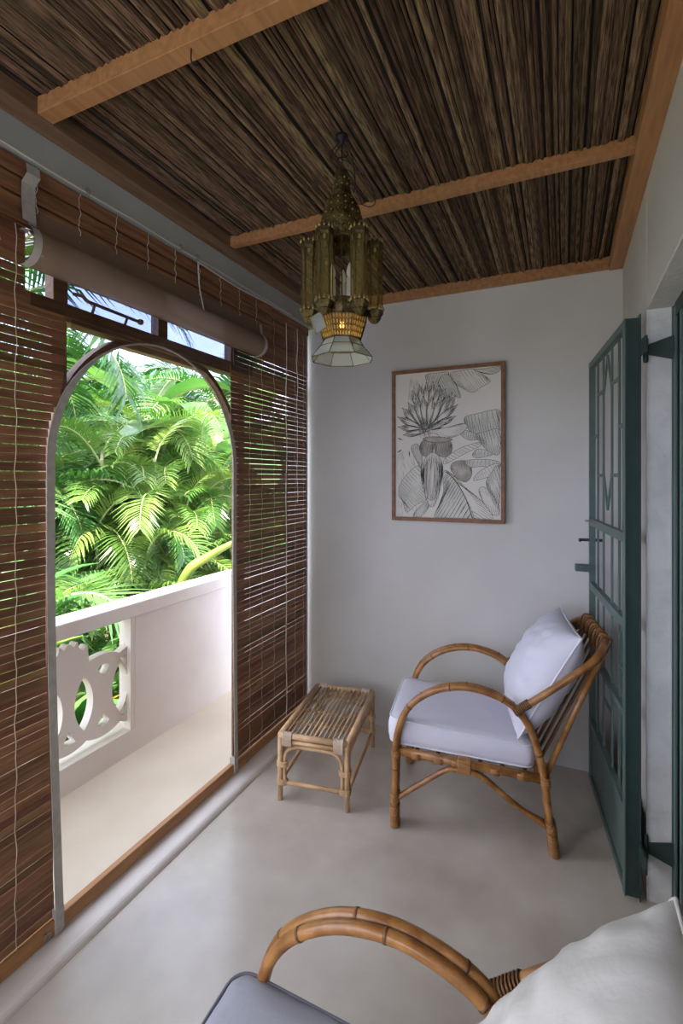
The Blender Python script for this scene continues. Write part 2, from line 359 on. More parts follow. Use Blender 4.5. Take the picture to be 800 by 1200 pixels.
# fretwork: a band of interlaced rings with a scalloped crest, symmetric about y = 1.55
cy, cz = 1.548, 0.365
def up_edge(y):
    d = abs(y - cy)
    rings = max(math.sqrt(max(0, 0.205 ** 2 - (d - c) ** 2)) for c in (0.0, 0.185, 0.39))
    z = cz + rings
    if d < 0.100:
        z = max(z, cz + 0.252 + 0.026 * abs(math.cos(math.pi * d / 0.050)) + (0.03 if d < 0.05 else 0.0))
    return z
def lo_edge(y):
    d = abs(y - cy)
    return cz - max(math.sqrt(max(0, 0.205 ** 2 - (d - c) ** 2)) for c in (0.0, 0.185, 0.39))
ys = [OY0 + (OY1 - OY0) * i / 110 for i in range(111)]
outer = [(y, lo_edge(y)) for y in ys] + [(y, up_edge(y)) for y in reversed(ys)]
holes = []
def lens(yc, hw, hh):
    Rr = (hh * hh + hw * hw) / (2 * hw); a = math.asin(hh / Rr); lp = []
    for i in range(14): t = -a + 2 * a * i / 14; lp.append((yc - (Rr - hw) + Rr * math.cos(t), cz + Rr * math.sin(t)))
    for i in range(14): t = -a + 2 * a * i / 14; lp.append((yc + (Rr - hw) - Rr * math.cos(t), cz - Rr * math.sin(t)))
    return lp
for yc in (1.838, 1.628, 2 * cy - 1.628, 2 * cy - 1.838): holes.append(lens(yc, 0.050, 0.130))
for s in (1, -1):
    for yc in (cy + 0.190, cy - 0.190):
        holes.append([(yc, cz + s * 0.090), (yc + 0.034, cz + s * 0.136), (yc + 0.020, cz + s * 0.152), (yc - 0.020, cz + s * 0.152), (yc - 0.034, cz + s * 0.136)])
    holes.append([(cy, cz - 0.100), (cy + 0.036, cz - 0.160), (cy - 0.036, cz - 0.160)]) if s == 1 else None
    for yc in (OY1 - 0.028, OY0 + 0.028):
        sg = 1 if yc > cy else -1
        holes.append([(yc - sg * 0.048, cz + s * 0.150), (yc - sg * 0.010, cz + s * 0.090), (yc - sg * 0.010, cz + s * 0.158)])
fw = plate('fretwork_panel', outer, holes, 0.045, 'white', par, loc=(0, 0, 0))
fw.matrix_parent_inverse = par.matrix_world.inverted(); fw.location = (PX0 - 0.048, 0, 0)

# ================================================================ window reflection in the film, modelled as a wooden frame behind the blinds
ARY, ARZ, ARR = 1.462, 1.50, 0.462       # arch centre and radius
FX = -1.53
wf = struct(empty('mirrored_window_1', (FX, ARY, 0)), 'window reflection modelled as a brown wooden frame with transom and arched head behind the blinds')
wf.matrix_world = Matrix.Translation((FX, ARY, 0))
def wch(mb, name, m, bevel=0.0, smooth=False, parent=None):
    o = mb.build(name, m, None, smooth, bevel); o.parent = wf; o.matrix_parent_inverse = wf.matrix_world.inverted(); return o
tb = wch(MB().box((FX - 0.03, -0.4, 1.968), (FX + 0.03, 2.66, 2.028)), 'transom', 'frame', 0.003)
for (a, b) in ((1.060, 1.112), (1.513, 1.565), (1.992, 2.052)):
    wch(MB().box((FX - 0.022, a, 2.028), (FX + 0.022, b, 2.372)), 'mullion', 'frame', 0.003)
for (a, b) in ((1.055, 1.108), (2.052, 2.105)):
    zz = 1.68 if a < 1.5 else 0.0
    wch(MB().box((FX - 0.022, a, zz), (FX + 0.022, b, 1.968)), 'post', 'frame', 0.003)
QY, QZ, QR = 1.560, 1.503, 0.510
rp = [(QY - QR, 0.0), (QY - QR, 0.8)] + [(QY - QR * math.cos(a), min(QZ + QR * math.sin(a), 1.955)) for a in [R(x) for x in range(0, 181, 6)]] + [(QY + QR, 0.8), (QY + QR, 0.0)]
vs = []
rimw = MB()
for i, p in enumerate(rp):
    a = Vector(rp[max(i - 1, 0)]); b = Vector(rp[min(i + 1, len(rp) - 1)]); t = (b - a).normalized(); nn = Vector((-t.y, t.x))
    for (dx, dn) in ((-0.02, -0.010), (0.02, -0.010), (0.02, 0.012), (-0.02, 0.012)):
        rimw.v.append((FX + dx, p[0] + nn.x * dn, p[1] + nn.y * dn))
for i in range(len(rp) - 1):
    for k2 in range(4): rimw.f.append((i * 4 + k2, i * 4 + (k2 + 1) % 4, i * 4 + 4 + (k2 + 1) % 4, i * 4 + 4 + k2))
wch(rimw, 'arch_rim', 'frame')
for (a, b) in ((1.112, 1.513), (1.565, 1.992)):
    wch(MB().box((FX - 0.003, a, 2.028), (FX + 0.001, b, 2.372)), 'pane', 'glass')
st = MB()
sp = [(FX + 0.02, 1.13, 2.072), (FX + 0.035, 1.155, 2.070), (FX + 0.04, 1.17, 2.058), (FX + 0.04, 1.20, 2.056), (FX + 0.04, 1.385, 2.052), (FX + 0.04, 1.40, 2.052)]
st.tube(spline(sp, 4), 0.006, 8); st.lathe([(0, -0.012), (0.010, -0.008), (0.012, 0), (0.010, 0.008), (0, 0.012)], 8, (FX + 0.04, 1.402, 2.053))
st.tube([(FX + 0.04, 1.20, 2.056), (FX + 0.026, 1.20, 2.025)], 0.005, 6); st.tube([(FX + 0.04, 1.34, 2.053), (FX + 0.026, 1.34, 2.025)], 0.005, 6)
wch(st, 'casement_stay', 'frame', 0, True)

# ================================================================ slatted blinds
PITCH, SH = 0.0262, 0.0243
def blind(name, y0f, y1f, cords, label, ztop, extra=None):
    yc = (y0f(1.2) + y1f(1.2)) / 2
    rt = empty(name, (XB, yc, 0.03)); tag(rt, label, 'blind', 'wooden slatted blinds')
    meshes = {}
    z = 0.082; i = 0
    while z + SH < ztop:
        a, b = y0f(z), y1f(z)
        hh = SH if z < 2.06 else PITCH + 0.0015
        key = (round(a, 3), round(b, 3), hh)
        if key not in meshes:
            c = (a + b) / 2; hl = (b - a) / 2
            meshes[key] = (MB().box((-0.0012, -hl, 0), (0.0012, hl, hh)).mesh('slat', 'slat'), c)
        me, c = meshes[key]
        inst('slat', me, rt, (rnd.uniform(-0.0006, 0.0006), c - yc, z - 0.03 + rnd.uniform(-0.0008, 0.0008)), (0, R(-3 + rnd.uniform(-2, 2)), 0))
        z += PITCH; i += 1
    a, b = y0f(0.05), y1f(0.05)
    MB().box((-0.012, a - yc, 0.0), (0.012, b - yc, 0.048)).build('bottom_bar', 'beam', rt, bevel=0.003)
    MB().box((-0.012, y0f(2.3) - yc, ztop - 0.06), (0.018, y1f(2.3) - yc, 2.372 - 0.03)).build('head_rail', 'slat', rt, bevel=0.003)
    for (cyy, rr, full) in cords:
        pts = [(0.006 + 0.003 * math.sin(zz * 60), cyy - yc + 0.002 * math.sin(zz * 25), zz) for zz in [0.01 + (ztop - 0.04) * j / 90 for j in range(91)]]
        MB().tube(pts, rr, 5).build('cord', 'cord', rt)
    return rt
def arch_y(side):
    def f(z):
        if z < 1.50: return ARY + side * (ARR + 0.006) if side > 0 else ARY - ARR - 0.006 + 0.030 * max(0, 1 - z / 0.9)
        if z < ARZ + ARR:
            h = math.sqrt(max(0, (ARR + 0.006) ** 2 - (z - ARZ) ** 2))
            return (ARY + h) if side > 0 else (ARY - h)
        return ARY
    return f
LF = arch_y(-1); RF = arch_y(1)
def left_end(z): return min(LF(z), 1.058) if z < 1.98 else 0.93
def right_end(z): return max(RF(z), 1.912) if z < 1.98 else 1.935
blind('slatted_blind', lambda z: 0.42, left_end, [(0.66, 0.0011, 1), (0.90, 0.0013, 1)], 'brown wooden slatted blind at the left edge, left of the clear arch', 2.355)
rb = blind('slatted_blind', right_end, lambda z: 2.665, [(2.06, 0.0008, 1), (2.17, 0.0008, 1), (2.29, 0.0008, 1), (2.52, 0.0008, 1), (2.62, 0.0008, 1)], 'brown wooden slatted blind beside the back wall, right of the clear arch', 2.355)
for (yy, z0) in ((2.395, 0.10), (2.52, 1.30)):
    MB().tube([(0.02 + 0.002 * math.sin(j), yy - rb.location.y + 0.003 * math.sin(j * 0.7), z0 - 0.03 + (2.33 - z0) * j / 30) for j in range(31)], 0.0026, 6).build('pull_cord', 'wcord', rb)
MB().box((-0.006, 2.665 - rb.location.y, 0.02), (0.004, 2.678 - rb.location.y, 2.32)).build('edge_tape', 'tape', rb)
# screw eyes on the bottom bars
for yy in (0.985, 2.03):
    lp = [(XB + 0.022 + 0.0, yy + 0.010 * math.cos(a), 0.052 + 0.010 * math.sin(a)) for a in [R(x) for x in range(0, 360, 30)]]
    e = MB().tube(lp, 0.0022, 6, closed=True); e.tube([(XB + 0.010, yy, 0.06), (XB + 0.024, yy, 0.06)], 0.0022, 6)
    tag(e.build('screw_eye', 'steel', None, True), ['small steel screw eye on the left blind bottom bar', 'small steel screw eye on the right blind bottom bar'][yy > 1.5], 'hook')

# clear film with grey binding in the arched opening
TX = XB + 0.014
fm = tag(empty('film_screen', (TX, ARY, 0.03)), 'clear plastic film screen with grey taped arched edge in the balcony opening', 'screen')
fm.matrix_world = Matrix.Translation((TX, ARY, 0.03))
def fch(o): o.parent = fm; o.matrix_parent_inverse = fm.matrix_world.inverted(); return o
def arch_loop(r_off, bottom, step=5):
    rr = ARR + r_off
    lp = [(ARY - rr + 0.030, bottom), (ARY - rr + 0.016, 0.45), (ARY - rr + 0.004, 0.85), (ARY - rr, 1.15)]
    lp += [(ARY - rr * math.cos(a), ARZ + rr * math.sin(a)) for a in [R(x) for x in range(0, 181, step)]]
    lp += [(ARY + rr - 0.002, 1.0), (ARY + rr + 0.004, 0.5), (ARY + rr + 0.012, bottom)]
    return lp
def tape_w(z):
    f = min(1, max(0, (z - (ARZ + 0.22)) / 0.16)); return 0.013 * (1 - f) + 0.0035 * f
base_lp = arch_loop(0.0, 0.055); inner = []; outr = []
for i_, (a_, b_) in enumerate(base_lp):
    p_ = Vector(base_lp[max(i_ - 1, 0)]); q_ = Vector(base_lp[min(i_ + 1, len(base_lp) - 1)]); t_ = (q_ - p_).normalized(); w_ = tape_w(b_)
    inner.append((a_ + t_.y * w_, b_ - t_.x * w_)); outr.append((a_ - t_.y * w_, b_ + t_.x * w_))
sh = MB(); sh.v = [(TX - 0.002, a, b) for a, b in arch_loop(0.0, 0.06)]; sh.f = [tuple(range(len(sh.v)))]
fch(sh.build('clear_sheet', 'clear'))
tp = MB(); n = len(inner)
def tape_x(i, b): return TX + 0.0015 + 0.004 * math.sin(b * 5)
for i in range(n):
    for (a, b), dx in ((inner[i], 0.0), (outr[i], 0.0), (outr[i], 0.003), (inner[i], 0.003)): tp.v.append((TX + dx, a, b))
for i in range(n - 1):
    for k2 in range(4): tp.f.append((i * 4 + k2, i * 4 + (k2 + 1) % 4, i * 4 + 4 + (k2 + 1) % 4, i * 4 + 4 + k2))
fch(tp.build('binding_tape', 'tape', smooth=False))
# bottom bar of the film and folded tape ends
fch(MB().box((XB - 0.012, 1.036, 0.03), (XB + 0.012, 1.940, 0.078)).build('bottom_bar', 'beam', bevel=0.003))
for a in (1.030, 1.936): fch(MB().box((XB - 0.013, a - 0.016, 0.026), (XB + 0.018, a + 0.014, 0.105)).build('tape_end', 'tape', bevel=0.003))
# tinted sheets added to dim the view around and above the arch head
ol = [(0.995, ARZ), (0.995, 1.962)] ; 
lp = [(1.075, 1.962), (1.90, 1.962)] + [(ARY + ARR * math.cos(a), ARZ + ARR * math.sin(a)) for a in [R(x) for x in range(20, 161, 5)]]
sp_ = MB(); sp_.v = [(TX - 0.004, a, min(b, 1.961)) for a, b in lp]; sp_.f = [tuple(range(len(lp)))]
fch(sp_.build('dimming_sheet', 'dimming'))
lp = [(0.94, 1.964), (2.08, 1.964), (2.08, 2.12), (0.94, 2.12)]
sp_ = MB(); sp_.v = [(TX - 0.004, a, b) for a, b in lp]; sp_.f = [(0, 1, 2, 3)]
fch(sp_.build('dimming_sheet', 'dimming'))

# rolled-up blind along the top
rv = tag(empty('rolled_blind', (XB, 1.5, 2.08)), 'rolled up brown wooden blind with cords hanging along the lintel', 'blind')
rv.matrix_world = Matrix.Translation((XB, 1.5, 2.08))
def rch(o): o.parent = rv; o.matrix_parent_inverse = rv.matrix_world.inverted(); return o
RY0, RY1 = 0.30, 2.13
bands = [(2.318, 2.366, 0.030, 'slat'), (2.282, 2.314, 0.026, 'slat'), (2.262, 2.279, 0.033, 'slat'), (2.226, 2.259, 0.024, 'slat'), (2.190, 2.224, 0.029, 'slat')]
for (a, b, dx, m_) in bands:
    rch(MB().box((XB + dx - 0.004, RY0, a), (XB + dx, RY1 + 0.10, b)).build('slat', m_, bevel=0.001))
rch(MB().box((XB + 0.012, RY0, 2.185), (XB + 0.016, RY1 + 0.10, 2.368)).build('backing_slat', 'slat'))
# roll: translucent spiral tube
sv = MB(); nn = 40; prof = []
for i in range(nn + 1):
    a = R(60) - R(560) * i / nn; rr = 0.062 - 0.022 * i / nn
    prof.append((XB + 0.030 + rr * math.cos(a) - 0.03, 2.132 + rr * math.sin(a)))
prof = [(XB + 0.022, 2.24)] + prof
for y in (0.92, 2.115):
    for (px, pz) in prof: sv.v.append((px + 0.01, y, pz))
n = len(prof)
for i in range(n - 1): sv.f.append((i, i + 1, n + i + 1, n + i))
rch(sv.build('film_roll', 'rollfilm', smooth=True))
for y in (0.925, 2.115):
    rg = MB()
    for (px, pz) in prof[:30]:
        for yy, off in ((y - 0.012, 0.001), (y + 0.012, 0.001)): rg.v.append((px + 0.0112, yy, pz - 0.0012))
    for i in range(29): rg.f.append((i * 2, i * 2 + 1, i * 2 + 3, i * 2 + 2))
    rch(rg.build('roll_tape', 'tape', smooth=True))
tpz = [(XB + 0.040, 2.36), (XB + 0.046, 2.33), (XB + 0.040, 2.30), (XB + 0.039, 2.25), (XB + 0.046, 2.19)]
tm = MB()
for (px, pz) in tpz:
    for yy in (0.895, 0.935): tm.v.append((px, yy + (0.012 if pz > 2.31 else 0), pz))
for i in range(len(tpz) - 1): tm.f.append((i * 2, i * 2 + 1, i * 2 + 3, i * 2 + 2))
rch(tm.build('tape_strap', 'tape', smooth=False))
for i in range(10):
    yy = 0.80 + 0.142 * i
    pts = [(XB + 0.034 + 0.003 * math.sin(zz * 200), yy + 0.003 * math.sin(zz * 90 + i), zz) for zz in [2.185 + 0.18 * j / 24 for j in range(25)]]
    pts = [(XB + 0.052, yy + 0.03, 2.10), (XB + 0.054, yy + 0.02, 2.14)] + pts
    rch(MB().tube(pts, 0.0010, 5).build('cord', 'wcord'))
# cord running along the lintel with its screw eyes
cr_ = tag(empty('lift_cord', (-1.398, 1.4, 2.37)), 'thin pale lift cord strung along the lintel through screw eyes', 'cord')
cr_.matrix_world = Matrix.Translation((-1.398, 1.4, 2.37))
def cch(o): o.parent = cr_; o.matrix_parent_inverse = cr_.matrix_world.inverted(); return o
cch(MB().tube([(-1.398, -0.6 + 3.0 * j / 40, 2.372 - 0.004 * abs(math.sin(j * 0.5))) for j in range(41)], 0.0024, 6).build('cord_run', 'wcord', smooth=True))
cch(MB().tube(spline([(-1.398, 1.62, 2.358), (-1.394, 1.85, 2.345), (-1.394, 2.05, 2.350), (-1.398, 2.40, 2.372)], 6), 0.0022, 6).build('slack_cord', 'wcord', smooth=True))
cch(MB().tube(spline([(-1.396, 1.62, 2.358), (-1.392, 1.625, 2.25), (-1.388, 1.66, 2.13)], 6), 0.0022, 6).build('hanging_cord', 'wcord', smooth=True))
for yy in (1.10, 1.52, 1.62, 2.42, 2.56):
    e = MB().tube([(-1.397, yy + 0.008 * math.cos(a), 2.376 + 0.011 * math.sin(a)) for a in [R(x) for x in range(0, 360, 36)]], 0.002, 6, closed=True)
    e.tube([(-1.406, yy, 2.386), (-1.396, yy, 2.386)], 0.002, 6); cch(e.build('screw_eye', 'steel', smooth=True))

# ================================================================ rattan armchairs
def cushion_pillow(w_, h_, T, seed, ears=0.03, n=40):
    """knife-edge pillow in the local XZ plane (x width, z height), thickness along y"""
    r2 = random.Random(seed); mb = MB(); idx = {}
    def P(u, v, s):
        c = (abs(u) * abs(v)) ** 5
        xx = u * (w_ / 2) * (1 - 0.035 * (1 - v * v) * (abs(u)) ) + math.copysign(ears * c, u)
        zz = v * (h_ / 2) * (1 - 0.035 * (1 - u * u) * (abs(v))) + math.copysign(ears * c, v)
        th = T / 2 * (max(0, 1 - abs(u) ** 2.6) ** 0.55) * (max(0, 1 - abs(v) ** 2.6) ** 0.55)
        th += 0.0035 * math.sin(u * 23 + seed + 2 * v) * (abs(v) ** 3) * (1 - abs(v) ** 8) + 0.003 * math.sin(v * 21 + u * 3 + seed) * (abs(u) ** 3) * (1 - abs(u) ** 8)
        wv = noise.noise(Vector((u * 2.2 + v * 1.6, (v - u * 0.5) * 6.5, seed + s))) + 0.6 * noise.noise(Vector((u * 7, v * 3, seed * 2 + s)))
        th += 0.0075 * wv * (1 - abs(u) ** 6) * (1 - abs(v) ** 6)
        return (xx, s * th, zz)
    for s in (-1, 1):
        for i in range(n + 1):
            for j in range(n + 1):
                u = math.sin((i / n * 2 - 1) * math.pi / 2); v = math.sin((j / n * 2 - 1) * math.pi / 2)
                edge = i in (0, n) or j in (0, n)
                key = (i, j, 0 if edge else s)
                if key not in idx: idx[key] = len(mb.v); mb.v.append(P(u, v, s))
        for i in range(n):
            for j in range(n):
                q = []
                for (a, b) in ((i, j), (i + 1, j), (i + 1, j + 1), (i, j + 1)):
                    q.append(idx[(a, b, 0 if (a in (0, n) or b in (0, n)) else s)])
                mb.f.append(tuple(q if s < 0 else reversed(q)))
    rimpts = []
    for i in range(n): rimpts.append(mb.v[idx[(i, 0, 0)]])
    for j in range(n): rimpts.append(mb.v[idx[(n, j, 0)]])
    for i in range(n): rimpts.append(mb.v[idx[(n - i, n, 0)]])
    for j in range(n): rimpts.append(mb.v[idx[(0, n - j, 0)]])
    return mb, rimpts
def cushion_box(x0, x1, y0, y1, z0f, z1f, rc=0.04):
    """box cushion with rounded plan corners; z0f / z1f give bottom and top at x"""
    plan = []
    for (cx, cyy, a0) in ((x1 - rc, y1 - rc, 0), (x0 + rc, y1 - rc, 90), (x0 + rc, y0 + rc, 180), (x1 - rc, y0 + rc, 270)):
        for k in range(7): a = R(a0 + 15 * k); plan.append((cx + rc * math.cos(a), cyy + rc * math.sin(a)))
    pl = []
    m = len(plan)
    for i in range(m):
        a = Vector(plan[i]); b = Vector(plan[(i + 1) % m]); k = max(1, int((b - a).length / 0.03))
        for j in range(k): pl.append(a.lerp(b, j / k))
    n = len(pl); mb = MB(); cx, cyy = (x0 + x1) / 2, (y0 + y1) / 2
    rings = []
    def ring(sc, zf, off=0.0, wob=0.0):
        b = len(mb.v)
        for i, p in enumerate(pl):
            xx, yy = cx + (p.x - cx) * sc, cyy + (p.y - cyy) * sc
            d = Vector((p.x - cx, p.y - cyy)).normalized(); o = off + wob * math.sin(i * 1.9)
            mb.v.append((xx + d.x * o, yy + d.y * o, zf(xx, sc)))
        rings.append(b)
    mid = lambda x, s: (z0f(x) + z1f(x)) / 2
    ring(0.02, lambda x, s: z0f(x)); ring(0.5, lambda x, s: z0f(x)); ring(0.97, lambda x, s: z0f(x)); ring(1.0, lambda x, s: z0f(x) + 0.004)
    ring(1.0, lambda x, s: z0f(x) * 0.7 + z1f(x) * 0.3, 0.008, 0.0015); ring(1.0, lambda x, s: z0f(x) * 0.3 + z1f(x) * 0.7, 0.008, 0.0015)
    ring(1.0, lambda x, s: z1f(x) - 0.003); ring(0.975, lambda x, s: z1f(x) + 0.004, 0, 0.0015); ring(0.90, lambda x, s: z1f(x) + 0.011, 0, 0.001); ring(0.7, lambda x, s: z1f(x) + 0.018); ring(0.4, lambda x, s: z1f(x) + 0.021); ring(0.02, lambda x, s: z1f(x) + 0.022)
    for a, b in zip(rings[:-1], rings[1:]):
        for i in range(n): mb.f.append((a + i, a + (i + 1) % n, b + (i + 1) % n, b + i))
    mb.f.append(tuple(range(rings[-1], rings[-1] + n))); mb.f.append(tuple(reversed(range(rings[0], rings[0] + n))))
    top = [(p.x + 0.0, p.y, z1f(p.x)) for p in pl]; bot = [(p.x, p.y, z0f(p.x) + 0.003) for p in pl]
    return mb, top, bot

CW = 0.50
def make_armchair(name, loc, rz, label, seatm, backm, pipes, pipeb, group, dp=(0, 0, 0), tilt=29):
    t = empty(name, loc, rz); tag(t, label, 'armchair', group)
    rc = 0.0135
    hoop = [(0.0, 0.0), (0.002, 0.12), (0.004, 0.24), (0.012, 0.385), (0.062, 0.505), (0.165, 0.583), (0.286, 0.610), (0.40, 0.591), (0.48, 0.544), (0.541, 0.453), (0.580, 0.300), (0.600, 0.14), (0.6185, 0.0)]
    for s, y in ((1, 0.0), (-1, CW)):
        pts = spline([(px, y, pz) for px, pz in hoop], 6)
        arm = MB().tube(pts, rc, 12).build('arm_hoop', 'rattan', t, True)
        pts2 = spline([(px + (0.004 if px < 0.3 else -0.004), y + s * (0.024 if pz > 0.3 else 0.024), max(0.0, pz - 0.001)) for px, pz in hoop], 6)
        MB().tube(pts2, rc * 0.92, 12).build('inner_hoop', 'rattan', t, True)
        # cane joints
        jn = MB()
        for f in (0.17, 0.34, 0.47, 0.62, 0.8):
            i = int(f * (len(pts) - 1)); jn.tube([pts[i] - (pts[i + 1] - pts[i]).normalized() * 0.003, pts[i] + (pts[i + 1] - pts[i]).normalized() * 0.003], rc + 0.0012, 12)
            q = pts2[i + 3]; dd = (pts2[i + 4] - q).normalized(); jn.tube([q - dd * 0.003, q + dd * 0.003], rc * 0.92 + 0.0012, 12)
        jn.build('cane_joint', 'rattan_d', arm, True)
        # bindings
        for (a, b, zc) in ((0.001, 0.0, 0.045), (0.002, 0.0, 0.125), (0.006, 0.0, 0.305), (0.612, 0.0, 0.045), (0.604, 0.0, 0.11), (0.585, 0.0, 0.285)):
            wr_ = MB(); hh = 0.042 if zc < 0.06 else 0.020
            for kk in range(int(hh * 2 / 0.006)):
                zz = zc - hh + kk * 0.006 + 0.003
                xx = a if a < 0.3 else 0.6185 - zz * 0.118
                lp = []
                for q in range(20):
                    an = 2 * math.pi * q / 20
                    ox = (rc + 0.003) * math.cos(an); oy = (rc + 0.003) * math.sin(an)
                    oy = oy + s * 0.024 if (math.sin(an) * s) > 0 else oy
                    lp.append((xx + ox, y + oy, zz))
                wr_.tube(lp, 0.0034, 5, closed=True)
            wr_.build('binding', 'wrap', t, True)
        # seat rail at the side, with flat cane wrapping
        MB().tube([(0.008, y + s * 0.012, 0.312), (0.30, y + s * 0.010, 0.298), (0.588, y + s * 0.012, 0.285)], 0.017, 10).build('side_rail', 'rattan', t, True)
        for xx in (0.09, 0.18, 0.25, 0.40, 0.50):
            MB().tube([(xx - 0.018, y + s * 0.011, 0.3085 - xx * 0.045), (xx + 0.018, y + s * 0.011, 0.3070 - xx * 0.045)], 0.0195, 10).build('rail_wrap', 'wrap', t, True)
        MB().box((0.255, y + s * 0.011 - 0.024, 0.262), (0.310, y + s * 0.011 + 0.024, 0.321)).build('rail_binding', 'wrap', t, bevel=0.008)
        # arched brace under the seat
        for off, dz in ((0.004, 0.0), (0.030, -0.012)):
            bp = spline([(0.012, y + s * off, 0.118 + dz), (0.10, y + s * off, 0.185 + dz), (0.20, y + s * off, 0.258 + dz), (0.245, y + s * off, 0.272 + dz), (0.32, y + s * off, 0.270 + dz), (0.38, y + s * off, 0.240 + dz), (0.48, y + s * off, 0.170 + dz * 1.5), (0.600, y + s * off, 0.100)], 5)
            MB().tube(bp, 0.0105, 10).build('brace', 'rattan', t, True)
        # back strut rising from the rear leg to the top rail
        MB().tube([(0.583, y + s * 0.03, 0.27), (0.69, y + s * 0.045, 0.53), (0.802, y + s * 0.07, 0.772)], 0.0115, 10).build('back_strut', 'rattan', t, True)
    # back rail (bent round the back)
    c = CW
    rail = [(0.480, -0.012, 0.546), (0.56, -0.014, 0.607), (0.66, -0.010, 0.685), (0.745, 0.004, 0.752), (0.793, 0.045, 0.795), (0.812, 0.11, 0.812), (0.818, c / 2, 0.818)]
    rail = rail + [(a, c - b, z) for a, b, z in reversed(rail[:-1])]
    rpts = spline(rail, 7)
    MB().tube(rpts, 0.0140, 12).build('back_rail', 'rattan', t, True)
    rail2 = [(a - 0.010, b if 0.02 < b < c - 0.02 else b + (0.0 if b < 0.2 else 0.0), z - 0.034) for a, b, z in rail if 0.04 < b < c - 0.04]
    rail2 = [(0.745, 0.028, 0.735)] + rail2 + [(0.745, c - 0.028, 0.735)]
    MB().tube(spline(rail2, 7), 0.0115, 10).build('lower_back_rail', 'rattan_d', t, True)
    # woven cane between the two rails
    for kk in range(11):
        yy = 0.08 + (c - 0.16) * kk / 10
        lp = [(0.806, yy, 0.832), (0.832, yy, 0.822), (0.826, yy + 0.008, 0.790), (0.812, yy + 0.008, 0.765), (0.790, yy + 0.004, 0.772), (0.792, yy, 0.812)]
        MB().tube(spline(lp, 3, True), 0.0042, 6, closed=True).build('weave', 'wrap' if kk % 2 else 'rattan_d', t, True)
    for s, y in ((1, -0.012), (-1, c + 0.012)):
        wr_ = MB()
        for kk in range(9):
            f = kk / 8; p = Vector((0.474 + 0.05 * f, y, 0.541 + 0.039 * f)); d = Vector((0.79, 0, 0.61))
            e1 = Vector((0, 1, 0)); e2 = d.cross(e1).normalized()
            wr_.tube([p + (e1 * math.cos(a) + e2 * math.sin(a)) * 0.0158 for a in [2 * math.pi * q / 14 for q in range(14)]], 0.0030, 5, closed=True)
        wr_.build('binding', 'rattan_d', t, True)
    # back slats: flat canes from the seat up to the top rail
    for kk in range(5):
        yy = 0.11 + (c - 0.22) * kk / 4
        MB().bar((0.570, yy, 0.290), (0.800, yy, 0.775), 0.022, 0.008, (1, 0, -0.4)).build('back_slat', 'rattan_d', t, bevel=0.002)
    # cross rails and seat slats
    MB().tube([(0.010, 0.0, 0.312), (0.010, c, 0.312)], 0.015, 10).build('front_rail', 'rattan', t, True)
    MB().tube([(0.583, 0.0, 0.283), (0.583, c, 0.283)], 0.015, 10).build('rear_rail', 'rattan', t, True)
    for kk in range(6):
        xx = 0.09 + 0.085 * kk
        MB().tube([(xx, 0.01, 0.310 - 0.045 * xx), (xx, c - 0.01, 0.310 - 0.045 * xx)], 0.008, 8).build('seat_rod', 'rattan_d', t, True)
    # cushions
    b0 = lambda x: 0.331 - 0.045 * x
    b1 = lambda x: 0.432 - 0.070 * x + 0.016 * max(0, 1 - abs(x) / 0.10) * 0
    mb, top, bot = cushion_box(-0.028, 0.548, -0.0 + 0.028, c - 0.028, b0, b1)
    seat = mb.build('seat_cushion', seatm, t, True)
    MB().tube(top, 0.0036, 6, closed=True).build('piping', pipes, seat, True)
    MB().tube(bot, 0.0036, 6, closed=True).build('piping', pipes, seat, True)
    mb, rimp = cushion_pillow(0.475, 0.47, 0.225, 3, 0.0)
    pil = mb.build('back_cushion', backm, t, True)
    pp = MB().tube([Vector(p) for p in rimp], 0.0042, 6, closed=True).build('piping', pipeb, pil, True)
    # local pillow: x width, z height, y thickness -> chair: width along y, tilt back
    pil.rotation_euler = Euler((R(-tilt), 0, R(90 + 180)), 'XYZ')
    pil.location = (0.600 + dp[0], c / 2 + dp[1], 0.632 + dp[2])
    return t
make_armchair('rattan_armchair', (-0.641, 1.945, 0), math.atan2(0.096, 0.611), 'cane armchair with white seat and back cushions by the back wall', 'cloth', 'cloth', 'piping', 'piping', 'cane armchairs')
make_armchair('rattan_armchair', (-0.570, 0.366, 0), R(2), 'cane armchair cut off by the bottom edge, with grey seat cushion and cream back cushion', 'greyc', 'cream', 'piping_g', 'cream', 'cane armchairs', (0.0, 0.014, -0.012), 38)

